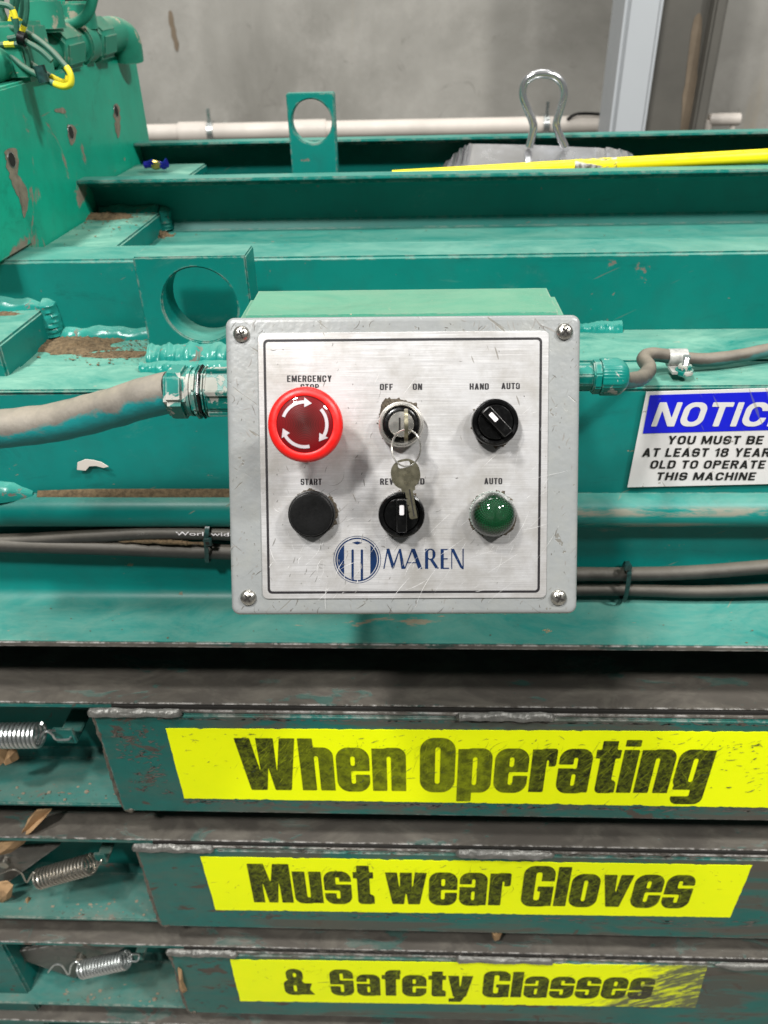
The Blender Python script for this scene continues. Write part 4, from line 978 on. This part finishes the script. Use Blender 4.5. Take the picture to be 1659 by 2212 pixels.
def ztie(px, y0_, y1_, label, lean=0):
    a = X3(px, y0_, yh); b = X3(px+lean, y1_, yh); m_ = (a+b)/2; hz = (a.z-b.z)/2+.0015; t = thing('cable_tie', label, 'cable tie', m_)
    rg = []
    for k in range(40):
        an = 2*math.pi*k/40; rg.append(V3((m_.x+(a.x-b.x)/2*math.sin(an), m_.y+.0095*math.copysign(abs(math.cos(an))**.7, -math.cos(an)), m_.z+hz*math.copysign(abs(math.sin(an))**.8, math.sin(an)))))
    mb = MB(); n = 40; vs = []
    for q in rg:
        d = (q-m_); d.x = 0; d.normalize()
        for sx, sd in ((-.0020, 0), (.0020, 0), (.0020, .0010), (-.0020, .0010)): vs.append(q+V3((sx, 0, 0))+d*sd)
    mb.add(vs, [(i*4+k, i*4+(k+1) % 4, ((i+1) % n)*4+(k+1) % 4, ((i+1) % n)*4+k) for i in range(n) for k in range(4)]).build('strap', M['tie'], t)
    return t, m_
t, m_ = ztie(452, 1132, 1207, 'painted cable tie binding the two hoses left of the box', -2)
q = X3(449, 1171, yh-.011); MB().box(q.x-.0038, q.x+.0038, q.y-.002, q.y+.003, q.z-.0034, q.z+.0034).build('tie_head', M['tie'], t, bevel=.0007)
MB().box(q.x-.0018, q.x+.0018, q.y-.0022, q.y-.0018, q.z-.0015, q.z+.0018).build('tie_slot', M['dark'], t)
t, m_ = ztie(1356, 1221, 1291, 'painted cable tie binding the two hoses right of the box', -12)
q = X3(1356, 1226, yh-.008); MB().box(q.x-.0034, q.x+.0034, q.y-.002, q.y+.003, q.z-.0026, q.z+.0030).build('tie_head', M['tie'], t, bevel=.0007)
# dust caught between the left hoses
mb = MB(); c = cr([X3(255, 1168, yh-.003), X3(330, 1170, yh-.005), X3(400, 1173, yh-.006), X3(452, 1176, yh-.005)], 16)
mb.tube(c, [.0008+.0032*math.sin(math.pi*min(1, i/len(c)*1.1))*(.6+.8*abs(mn.noise(V3((i*.35, 0, 0))))) for i in range(len(c))], 10, rn=.002); o = mb.build('caught_dust', M['dirt'], smooth=False); o['kind'] = 'stuff'; o['label'] = 'tan dust packed between the two hoses left of the box'
# torn paint flake
q = X3(200, 1003, YD-.0012)
vs = []; 
mb = MB(); ps = [(-.014, -.004), (-.012, .003), (-.005, .0055), (.002, .0045), (.009, .003), (.0145, -.001), (.010, -.0025), (.003, -.001), (-.003, -.0015), (-.007, -.0055)]
o = mb.outline(ps, lambda x, y, h: V3((q.x+x, q.y+h-.002*abs(x)/.014, q.z+y)), -.0006, .0002).build('paint_flake', M['cream']); tag(o, 'curled pale paint flake on the teal side plate below the conduit', 'paint flake')

# ------------------------------------------------------------------ NOTICE sign
YS = YD-.0008
TL = X3(1396, 846, YS); BL = X3(1355, 1052, YS); TR = X3(1659, 838, YS); ex = (TR-TL)/(1659-1396)
ax_ = V3((TR.x-TL.x, 0, TR.z-TL.z)).normalized(); SW = .127
dn_ = (BL-TL)
sg = thing('notice_sign', 'white and blue notice sign stuck on the teal side plate right of the box', 'sign', BL)
def sf(a, b, h=0): return TL+ax_*a+dn_*b+V3((0, -h, 0))      # a in metres to the right, b 0..1 downwards
bd = MB().outline([(0, 0), (SW, 0), (SW, 1), (.0, 1)], lambda a, b, h: sf(a, b, h), 0, .0006)
def notice_mat(name, base, ink):
    s = Mt(name); c = s.mix(s.rng(s.noise(50, 5), .35, .7, 0, .35), base, tuple(x*.82 for x in base))
    sp = s.rng(s.noise(120, 6, .65, .5), .66, .68); st = s.dash(R(-60), 22, .68)
    up_ = s.ma('MAXIMUM', sp, s.ma('MULTIPLY', st, .55)); c = s.mix(s.ma('MULTIPLY', up_, .85), c, ink); s.bump(s.noise(200, 3), .1, .0005)
    return s.out(c, .38, 0)
wm = notice_mat('white_vinyl', (.72, .70, .69), (.22, .19, .14)); bmat = notice_mat('blue_vinyl', (.003, .008, .62), (.16, .17, .15)); km = notice_mat('black_vinyl_print', (.010, .010, .010), (.35, .33, .3))
board = bd.build('board', wm, sg)
# helper: pixel of the sign -> plane
def sp_(x, y, h): 
    q = at(x, y, Y=YS-h); return q
def z5(x, y): return ((2200+x/1.9025)/1.8517, (1300+y/1.9025)/1.8517)
def z5p(h): return lambda x, y: sp_(*z5(x, y), h)
blue = MB(); a0 = z5p(.0009)(762, 534); b0 = z5p(.0009)(706, 826); wv = ax_*(SW-.0095)
blue.add([a0, b0, b0+wv+ax_*.0, a0+wv], [(0, 1, 2, 3)]).build('blue_panel', bmat, board)
mb = MB(); put_text(mb, 'NOTICE', 768, 1868, 772, 588, z5p(.0012), .80, .215, .13, .3, 68, .03); mb.build('lettering', wm, board)
mb = MB()
for s_, x0, x1, yb, yt in (('YOU MUST BE', 888, 1625, 907, 843), ('AT LEAST 18 YEARS', 698, 1748, 1002, 937), ('OLD TO OPERATE', 757, 1640, 1092, 1030), ('THIS MACHINE', 803, 1566, 1181, 1121)):
    put_text(mb, s_, x0, x1+8, yb, yt, z5p(.0010), .72, .21, .16, .42, 18, .05)
mb.build('lettering', km, board)

# ------------------------------------------------------------------ yellow warning stickers
ysk = YF-.0055
def ystick(name, label, corners, text, tx0, tx1, tyb, tyt, fade=None, right=None):
    pts = [at(x, y, Y=ysk) for x, y in corners]
    n_ = 220; L = []
    # ragged cut outline
    out = []
    for i in range(4):
        a, b = pts[i], pts[(i+1) % 4]; m = n_ if i % 2 == 0 else 14
        for k in range(m):
            q = a.lerp(b, k/m)
            if k: q = q+V3((0, 0, 1))*(.0035*min(0, mn.noise(q*130)+.16)+.0006*mn.noise(q*500)) * (1 if i == 0 else -1 if i == 2 else 0)+V3((.001*mn.noise(q*200), 0, 0))*(1 if i % 2 else 0)
            out.append(q)
    n = len(out); vs = out+[q+V3((0, -.0004, 0)) for q in out]
    s_ = MB().add(vs, [tuple(range(n)), tuple(range(n, 2*n))[::-1]]+[(k, (k+1) % n, n+(k+1) % n, n+k) for k in range(n)]).build(name, sticker('yellow_tape', right=right), smooth=False)
    tag(s_, label, 'sticker', 'yellow warning stickers')
    A_ = at(tx0, tyb[0], Y=ysk-.0006); B_ = at(tx1, tyb[1], Y=ysk-.0006); H_ = at(tx0, tyt, Y=ysk-.0006).z-A_.z; W_ = B_.x-A_.x; sl_ = (B_.z-A_.z)/W_
    mb = MB(); glyphs(mb, text, 0, W_, lambda x, y: V3((A_.x+x, ysk-.0006, A_.z+sl_*x+y*H_)), .022)
    mb.build('lettering', sticker('worn_black_lettering', True, fade, right), s_, smooth=False); return s_
def on_stick(name, st, x0, x1, y0, y1, n, seed, mat, lmin, lmax, wd, ang, sp, dash=True):
    A_, B_ = at(x0, y0, Y=ysk), at(x1, y1, Y=ysk)
    return scratches(name, mat, st, lambda x, z: V3((x, ysk-.0011, z)), lambda rg: (rg.uniform(A_.x, B_.x), rg.uniform(A_.z-.002, B_.z+.002) if rg.random() < .6 else A_.z-.002-abs(rg.gauss(0, .008))), n, lmin, lmax, wd, ang, sp, seed, .4, dash)
f_ = [at(x, 1650, Y=ysk).x for x in (560, 800, 1040, 1180)]
k1 = ystick('warning_sticker', 'fluorescent yellow sticker reading When Operating, topmost of three', [(358, 1573), (1900, 1582), (1900, 1748), (398, 1724)], 'When Operating', 525, 1520, (1706, 1714), 1594.5, fade=(f_[0], f_[1], f_[2], f_[3]))
k2 = ystick('warning_sticker', 'fluorescent yellow sticker reading Must wear Gloves, middle of three', [(433, 1850), (1625, 1869), (1577, 1981), (466, 1965)], 'Must wear Gloves', 549, 1484, (1949, 1961), 1866)
rx = [at(x, 2120, Y=ysk).x for x in (1330, 1450)]
k3 = ystick('warning_sticker', 'fluorescent yellow sticker reading Safety Glasses with worn right end, lowest of three', [(497, 2072), (1528, 2086), (1502, 2176), (519, 2162)], '&  Safety Glasses', 617, 1404, (2148, 2158), 2094, right=(rx[0], rx[1], .55))

M['nick'] = simple('dark_green_nick', (.03, .055, .045), .6, 0, .5, 200, 0); M['ysc'] = simple('yellow_scratch', (.42, .48, .02), .5, 0, .3, 200, 0, Specular_IOR_Level=.1)
M['plsc'] = simple('bare_scuff', (.13, .11, .095), .5, 0, .5, 100, 0)
on_stick('nicks', k1, 385, 1655, 1578, 1716, 170, 21, M['nick'], .001, .010, .00028, 20, 25); on_stick('scratches', k1, 540, 1530, 1600, 1712, 110, 22, M['ysc'], .008, .04, .00016, 58, 16, False)
on_stick('nicks', k1, 1540, 1655, 1600, 1725, 45, 23, M['nick'], .002, .012, .0005, 15, 20)
on_stick('nicks', k2, 470, 1560, 1856, 1958, 90, 24, M['nick'], .001, .009, .00026, 10, 30); on_stick('scratches', k2, 560, 1480, 1870, 1950, 90, 25, M['ysc'], .008, .04, .00016, 55, 20, False)
on_stick('nicks', k3, 530, 1450, 2078, 2160, 70, 26, M['nick'], .001, .008, .00028, 20, 30); on_stick('scratches', k3, 630, 1400, 2092, 2150, 80, 27, M['ysc'], .006, .03, .00018, 50, 22, False)
def on_plate(x0, x1, y0, y1, n, seed, mat, lmin, lmax, wd, ang, sp):
    A_, B_ = at(x0, y0, Y=YF-.005), at(x1, y1, Y=YF-.005)
    scratches('scuffs', mat, mach, lambda x, z: V3((x, YF-.0053, z)), lambda rg: (rg.uniform(A_.x, B_.x), rg.uniform(A_.z, B_.z)), n, lmin, lmax, wd, ang, sp, seed, .5, True)
on_plate(235, 370, 1560, 1715, 130, 31, M['plsc'], .002, .012, .0008, 8, 25)
for k, (x0, x1, y0, y1) in enumerate(((330, 1660, 1552, 1566), (400, 1660, 1735, 1748), (400, 1600, 1836, 1846), (460, 1640, 1978, 1990), (480, 1500, 2062, 2070))): on_plate(x0, x1, y0, y1, 150, 40+k, M['plsc'], .003, .022, .0008, 3, 10)
# ------------------------------------------------------------------ springs and scraps in the lower channels
def spring(label, a, b, r, turns, wr, mat, hooks=True, group='tension springs in the open channel ends'):
    a, b = V3(a), V3(b); ax = (b-a).normalized(); u = ax.orthogonal().normalized(); v = ax.cross(u); L = (b-a).length; t = thing('tension_spring', label, 'spring', a, group)
    n = int(turns*18); pts = [a+ax*L*i/n+(u*math.cos(2*math.pi*turns*i/n)+v*math.sin(2*math.pi*turns*i/n))*r for i in range(n+1)]
    MB().tube(pts, wr, 7).build('coil', M[mat], t); return t, ax, u, v
ysp = YF+.012
a, b = X3(-190, 1592, ysp), X3(88, 1588, ysp)
t, ax, u, v = spring('thick bright spring in the topmost open channel', a, b, .0118, 30, .0018, 'galv')
c = cr([b+V3((-.002, 0, -.004)), X3(98, 1580, ysp), X3(112, 1585, ysp), X3(122, 1597, ysp), X3(148, 1597, ysp+.004), X3(152, 1588, ysp+.01), X3(132, 1578, ysp+.012), X3(105, 1578, ysp+.004)], 6); MB().tube(c, .0013, 7).build('end_hook', M['galv'], t)
a, b = X3(86, 1898, ysp), X3(198, 1866, ysp)
t, ax, u, v = spring('dark brown spring slanting in the second channel from the top', a, b, .0112, 15, .0017, 'tin')
c = cr([a, X3(72, 1885, ysp), X3(58, 1905, ysp), X3(46, 1885, ysp), X3(28, 1878, ysp), X3(5, 1885, ysp), X3(-20, 1895, ysp)], 6); MB().tube(c, .0012, 7).build('end_hook', M['tin'], t)
c = cr([b, X3(206, 1876, ysp), X3(216, 1862, ysp+.004), X3(222, 1852, ysp+.01), X3(205, 1850, ysp+.014)], 6); MB().tube(c, .0012, 7).build('end_hook', M['tin'], t)
a, b = X3(178, 2094, ysp), X3(274, 2073, ysp)
t, ax, u, v = spring('shiny silver spring in the third channel beside the latch plate', a, b, .0110, 14, .0017, 'galv')
c = cr([a, X3(166, 2078, ysp), X3(154, 2085, ysp), X3(148, 2105, ysp), X3(134, 2086, ysp), X3(118, 2084, ysp), X3(104, 2100, ysp)], 6); MB().tube(c, .0012, 7).build('end_hook', M['galv'], t)
c = cr([b, X3(284, 2062, ysp), X3(300, 2062, ysp+.006), X3(296, 2076, ysp), X3(280, 2076, ysp)], 6); MB().tube(c, .0012, 7).build('end_hook', M['galv'], t)
for px, py, w2, h2 in ((148, 1585, .015, .013), (222, 1850, .010, .010), (302, 2064, .009, .009)):
    q = X3(px, py, YF+.022); MB().box(q.x-w2, q.x+w2*.5, q.y, q.y+DY-.024, q.z-h2, q.z-h2*.6).box(q.x-w2, q.x+w2*.5, YF+.02, YF+.023, q.z-h2, q.z+h2*.7).build('spring_bracket', M['chan'], mach, bevel=.001)
# latch plates with pins
def latch(label, pts, Y, pin, group='latch plates'):
    t = thing('latch_plate', label, 'latch', X3(*pts[0], Y), group)
    P_ = [X3(x, y, Y) for x, y in pts]; c = sum(P_, V3())/len(P_)
    MB().outline([(q.x, q.z) for q in P_], lambda x, z, h: V3((x, Y+h, z)), 0, .005).build('plate', M['steel'], t, bevel=.0008)
    q = X3(*pin, Y); MB().lathe([(.0065, 0), (.0068, .003), (.0062, .006), (.002, .0065)], frame((q.x, Y, q.z), (0, -1, 0)), 24).build('pin', M['tin'], t)
latch('dark triangular latch plate with a round pin in the third channel', [(10, 2052), (170, 2040), (300, 2036), (172, 2112), (158, 2110)] if False else [(8, 2060), (160, 2036), (288, 2036), (172, 2106), (162, 2114)], YF+.03, (176, 2066))
latch('dark slanted latch arm at the left end of the second channel', [(-30, 1835), (130, 1826), (20, 1905), (-40, 1925)], YF+.03, (12, 1860))
def scrap(label, pts, Y, tilt=.02, seed=0):
    P_ = [X3(x, y, Y+tilt*mn.noise(V3((x*.05, y*.05, seed)))) for x, y in pts]; c = sum(P_, V3())/len(P_)
    bm_ = MB(); n = len(P_); ring2 = [c.lerp(q, .55)+V3((0, -.004-.006*abs(mn.noise(q*150)), .003*mn.noise(q*90))) for q in P_]
    vs = P_+ring2+[c+V3((0, -.006, 0))]+[q+V3((0, .002, 0)) for q in P_]
    fs = [(k, (k+1) % n, n+(k+1) % n, n+k) for k in range(n)]+[(n+k, n+(k+1) % n, 2*n) for k in range(n)]+[(k, 2*n+1+k, 2*n+1+(k+1) % n, (k+1) % n) for k in range(n)]
    tag(bm_.add(vs, fs).build('cardboard_scrap', M['card'], smooth=False), label, 'cardboard', 'cardboard scraps on the lower channels')
scrap('torn tan cardboard scrap just below the thick bright spring', [(-10, 1612), (22, 1610), (34, 1622), (40, 1640), (20, 1648), (6, 1644), (-6, 1656)], YF+.01)
scrap('long torn cardboard strip leaning across the gap between first and second channels', [(-15, 1832), (-5, 1822), (38, 1806), (52, 1790), (60, 1770), (78, 1752), (112, 1748), (98, 1766), (76, 1790), (52, 1822), (24, 1842), (-10, 1850)], YF+.012, .01, 3)
scrap('round cardboard crumb at the left edge of the second channel', [(-5, 1908), (14, 1905), (27, 1915), (24, 1938), (6, 1955), (-8, 1950)], YF+.02, .01, 5)
scrap('small pinkish paper crumb lying in the second channel', [(50, 1948), (60, 1940), (74, 1946), (78, 1962), (68, 1975), (56, 1968)], YF+.02, .01, 8)
scrap('thin scrap stuck beside the seam weld of the third channel', [(384, 2092), (392, 2098), (396, 2120), (404, 2140), (396, 2146), (388, 2124)], YF-.006, .003, 9)
scrap('tiny brown scrap in the gap under the middle sticker', [(1060, 2008), (1075, 2002), (1086, 2012), (1080, 2028), (1064, 2026)], YF+.01, .005, 11)

def debris(name, label, gen, n, smin, smax, mat, seed):
    rg = random.Random(seed); mb = MB()
    for _ in range(n):
        c = V3(gen(rg)); sz = smin+(smax-smin)*rg.random()**3; k = rg.randint(4, 6); a0 = rg.random()*6; asp = rg.uniform(.25, 1); tl = rg.uniform(-.5, .5)
        ring = [V3((math.cos(a0+2*math.pi*i/k)*sz*rg.uniform(.7, 1.2), math.sin(a0+2*math.pi*i/k)*sz*asp, 0)) for i in range(k)]
        vs = [c+q+V3((0, 0, .0003+abs(q.x)*abs(tl))) for q in ring]+[c+q*.7+V3((0, 0, sz*.35+abs(q.x)*abs(tl))) for q in ring]
        mb.add(vs, [tuple(range(k))[::-1], tuple(range(k, 2*k))]+[(i, (i+1) % k, k+(i+1) % k, k+i) for i in range(k)])
    o = mb.build(name, M[mat], smooth=False, kind='stuff'); o['label'] = label; return o
for i in range(3):
    zb_i = zz[i][1]+.0055; xl_i = at(pl[i], rows[i][0], Y=YF).x
    debris('debris', 'tan crumbs and dust on the open lower channel, row %s from the top' % ('first', 'second', 'third')[i], lambda rg: (rg.uniform(-.5, xl_i), YF+.004+abs(rg.gauss(0, .022)), zb_i), 70, .0004, .0040, 'crumb', 60+i)
    debris('grit', 'dark grit on the open lower channel, row %s from the top' % ('first', 'second', 'third')[i], lambda rg: (rg.uniform(-.5, xl_i), YF+.004+abs(rg.gauss(.02, .02)), zb_i), 160, .0003, .0018, 'grime', 70+i)
debris('debris', 'brown crumbs around the dirt heap beside the near lifting lug', lambda rg: (rg.gauss(-.275, .035), min(YC-.012, rg.gauss(.675, .016)), zd-.001), 700, .0003, .0020, 'dirt', 80)
debris('debris', 'brown crumbs on the stiffener against the press head', lambda rg: (rg.uniform(XE+.002, -.302), min(YB+.04, YB+.04-abs(rg.gauss(0, .05))), zbb+.0225), 220, .0004, .0022, 'dirt', 81)
debris('debris', 'sparse crumbs along the deck plate right of the control box', lambda rg: (rg.uniform(.1, .7), rg.uniform(YD+.004, YC-.004), zd+.0015), 90, .0003, .0011, 'dirt', 82)
debris('debris', 'sparse grit on the bottom flange of the side plate', lambda rg: (rg.uniform(-.5, .6), rg.uniform(YE+.002, YD-.016), zf+.0002), 120, .0003, .0012, 'dirt', 83)
debris('debris', 'crumbs on the bottom of the middle channel', lambda rg: (rg.uniform(-.3, .9), rg.uniform(YB-.03, YB+.036), zbb+.0002), 120, .0004, .0016, 'dirt', 84)
# ------------------------------------------------------------------ pan, pole and wrapper on top
pt = thing('metal_pan', 'crimped sheet metal pan with a wire loop handle lying behind the middle channel', 'pan', at(1160, 350, Y=1.08))
Yp = 1.10
top = [(962, 352), (985, 330), (1002, 316), (1022, 311), (1100, 312), (1180, 314), (1260, 318), (1320, 320), (1350, 325), (1368, 334)]
bot = [(930, 385), (965, 375), (990, 372), (1010, 372), (1100, 374), (1180, 374), (1260, 374), (1320, 372), (1360, 368), (1385, 360)]
T_ = cr([at(x, y, Y=Yp) for x, y in top], 6); B_ = cr([at(x, y, Y=Yp-.07) for x, y in bot], 6)
n = len(T_); vs = []
for i in range(n):
    k = .010*math.sin(i*1.55)*(1 if i < 18 or i > n-16 else .0)
    for q in (T_[i]+V3((0, k, .0)), T_[i].lerp(B_[i], .5)+V3((0, k*1.4, -.004)), B_[i]+V3((0, k, 0))): vs += [q]
vs2 = [q+V3((0, .0015, -.0012)) for q in vs]; m = len(vs)
fs = []
for i in range(n-1):
    for k in range(2): a = i*3+k; fs += [(a, a+3, a+4, a+1), (m+a, m+a+1, m+a+4, m+a+3)]
    fs += [(i*3, m+i*3, m+i*3+3, i*3+3)]
MB().add(vs+vs2, fs).build('tray', M['pan'], pt)
hp = [(1143, 318), (1150, 290), (1152, 268), (1140, 236), (1129, 205), (1134, 178), (1152, 163), (1173, 159), (1197, 164), (1214, 180), (1218, 205), (1210, 236), (1202, 266), (1208, 290), (1221, 318)]
c = cr([at(x, y, Y=Yp-.012) for x, y in hp], 6)
n = len(c); vs = []
MB().tube(c, .0050, 12).build('loop_handle', M['pan'], pt)
a = at(1720, 334, Y=YB+.03); b = at(848, 383, Y=YB+.065)
pt = thing('yellow_pole', 'long yellow pole resting on the middle channel in front of the pan', 'pole', b)
d_ = (a-b)
MB().tube([b, b+d_*.35, b+d_*.7, a+d_*.3], .0078, 20).build('shaft', M['yel'], pt)
_w = Mt('worn_printed_label'); wlm = _w.out(_w.mix(_w.rng(_w.noise(70, 6, .75, .5, _w.map((.35, 1, 1))), .46, .52), (.85, .72, .005), _w.mix(_w.rng(_w.noise(200, 3), .4, .6), (.08, .07, .05), (.42, .41, .38))), .4, 0)
l0 = [b+d_*((px-848)/872) for px in (1255, 1345)]
MB().tube(l0, .00805, 20, caps=False).build('worn_label', wlm, pt)
q = at(338, 358, Y=YA-.07)
wt = thing('candy_wrapper', 'small blue and gold crumpled wrapper beside the press head', 'wrapper', q)
for i, (dx, mt) in enumerate(((-.009, 'wrap_blue'), (.0, 'wrap_gold'), (.009, 'wrap_blue'))):
    MB().tube(cr([q+V3((dx-.006, 0, .001*i)), q+V3((dx, 0, .001)), q+V3((dx+.006, 0, .002))], 5), .0048, 9, rn=.005).build('foil', M[mt], wt, smooth=False)
MB().box(XE+.001, at(420, 372, Y=YA-.07).x, YB+.11, YA-.001, q.z-.02, q.z-.008).build('stiffener', M['teal_top'], mach, bevel=.002)

# ------------------------------------------------------------------ hydraulic block on the press head
hb = thing('hydraulic_fittings', 'green painted hydraulic pipes and hex fittings on top of the press head', 'hydraulic fittings', at(150, 110, Y=.95))
def hx(px, py, Y): return at(px, py, Y=Y)
pA, pB = hx(-60, 150, .80), hx(232, 78, 1.10)
MB().tube([pA, pA.lerp(pB, .5), pB], .0165, 22).build('pipe_run', M['green_fit'], hb)
ax = (pB-pA).normalized()
for f_, r_, L_, nm in ((.56, .0265, .046, 'hex_fitting'), (.86, .0262, .040, 'hex_fitting')):
    c = pA.lerp(pB, f_); MB().tube([c-ax*L_/2, c+ax*L_/2], r_, 6, twist=R(28)).build(nm, M['green_fit'], hb, bevel=.004, seg=3)
c = pA.lerp(pB, .74); MB().tube([c-ax*.012, c+ax*.012], .022, 24).build('collar', M['green_fit'], hb, bevel=.002)
e0 = pB; MB().tube(cr([e0-ax*.02, e0+ax*.02, e0+ax*.035+V3((.006, 0, -.008)), e0+ax*.04+V3((.004, 0, -.03))], 8), .0195, 22).build('elbow', M['green_fit'], hb)
for px, Y_, z_n, r_ in ((95, .93, 0, .020), (178, 1.03, 0, .016)):
    q = hx(px, 70, Y_)
    MB().tube([q, q+V3((0, 0, .03))], r_*1.15, 24).build('union', M['green_fit'], hb, bevel=.003)
    MB().tube([q+V3((0, 0, .03)), q+V3((0, 0, .042))], r_*.75, 20).build('neck', M['blackmat'], hb)
    MB().tube([q+V3((0, 0, .042)), q+V3((0, 0, .075))], r_*1.1, 6).build('hex_fitting', M['green_fit'], hb, bevel=.002)
    MB().tube([q+V3((0, 0, .075)), q+V3((0, 0, .25))], r_*.7, 20).build('riser', M['green_fit'], hb)
q = hx(122, 60, 1.10); MB().tube([q+V3((0, 0, -.05)), q+V3((0, 0, .3))], .030, 28).build('cylinder', M['teal_side'], hb, bevel=.002)
q = hx(10, 100, .84); MB().box(q.x-.06, q.x+.02, q.y, q.y+.06, q.z-.03, q.z+.02).build('manifold', M['green_fit'], hb, bevel=.004)
wr = thing('wire_loops', 'looped green and yellow wires hanging over the edge of the press head', 'wires', hx(100, 150, .86))
W1 = [(-30, 60), (10, 85), (50, 125), (88, 152), (118, 170), (140, 178), (148, 165), (138, 140), (110, 108), (70, 82), (30, 68)]
W2 = [(-30, 75), (5, 100), (45, 140), (84, 164), (115, 180), (138, 187), (153, 180), (150, 155), (128, 128), (100, 100), (60, 72), (20, 60)]
def wpath(Wp, Y): return cr([hx(x, y, Y+.0009*(150-x)*.2) for x, y in Wp], 8)
c1_ = wpath(W1, .83); c2w = wpath(W2, .82)
for c_, k0, k1 in ((c1_, 30, 50), (c2w, 33, 60)):
    MB().tube(c_, .0028, 10).build('wire', M['wire'], wr); MB().tube(c_[k0:k1], .0030, 10).build('yellow_jacket', M['wire_y'], wr)
MB().tube(c1_[14:17], .00305, 10).build('yellow_jacket', M['wire_y'], wr)
q = hx(90, 160, .825); MB().tube([q+V3((-.001, 0, .007)), q+V3((.001, 0, -.007))], .0055, 10).build('tie_band', M['tie'], wr)
for Wp, Y in (([(-20, 40), (5, 60), (22, 55), (30, 25), (38, -20)], .85), ([(-20, 60), (15, 78), (42, 66), (50, 30), (52, -20)], .86), ([(0, -20), (2, 20), (8, 45), (-20, 60)], .85)):
    c_ = cr([hx(x, y, Y) for x, y in Wp], 8); MB().tube(c_, .0034, 10).build('wire', M['wire'], wr); MB().tube(c_[18:23], .0036, 10).build('yellow_jacket', M['wire_y'], wr)
for k, (Wp, Y) in enumerate((([(-20, 100), (20, 96), (48, 100), (60, 125), (62, 150)], .84), ([(-20, 8), (20, 14), (34, 40), (38, 75), (60, 92), (88, 110), (112, 132)], .82), ([(56, -20), (58, 20), (52, 55), (40, 78), (18, 84)], .83), ([(30, -20), (26, 18), (34, 52), (58, 70), (62, 96)], .84), ([(-20, 115), (12, 118), (30, 130), (34, 148)], .86))):
    c_ = cr([hx(x, y, Y) for x, y in Wp], 8); MB().tube(c_, .0025, 8).build('wire', M['wire'], wr); j = 6+5*k % 14; MB().tube(c_[j:j+6], .0027, 8).build('yellow_jacket', M['wire_y'], wr)
q = hx(48, 84, .82); MB().tube([q+V3((-.003, 0, .001)), q+V3((.003, 0, -.001))], .006, 10).build('tie_band', M['blackmat'], wr)
cl_ = cr([hx(x, y, 1.0) for x, y in ((105, 40), (118, 52), (145, 54), (172, 46), (192, 25), (202, -10), (205, -40))], 8)
tag(MB().tube(cl_, .0055, 14).build('hydraulic_hose', M['green_fit']), 'green hose curving between the fittings at top left', 'hose')
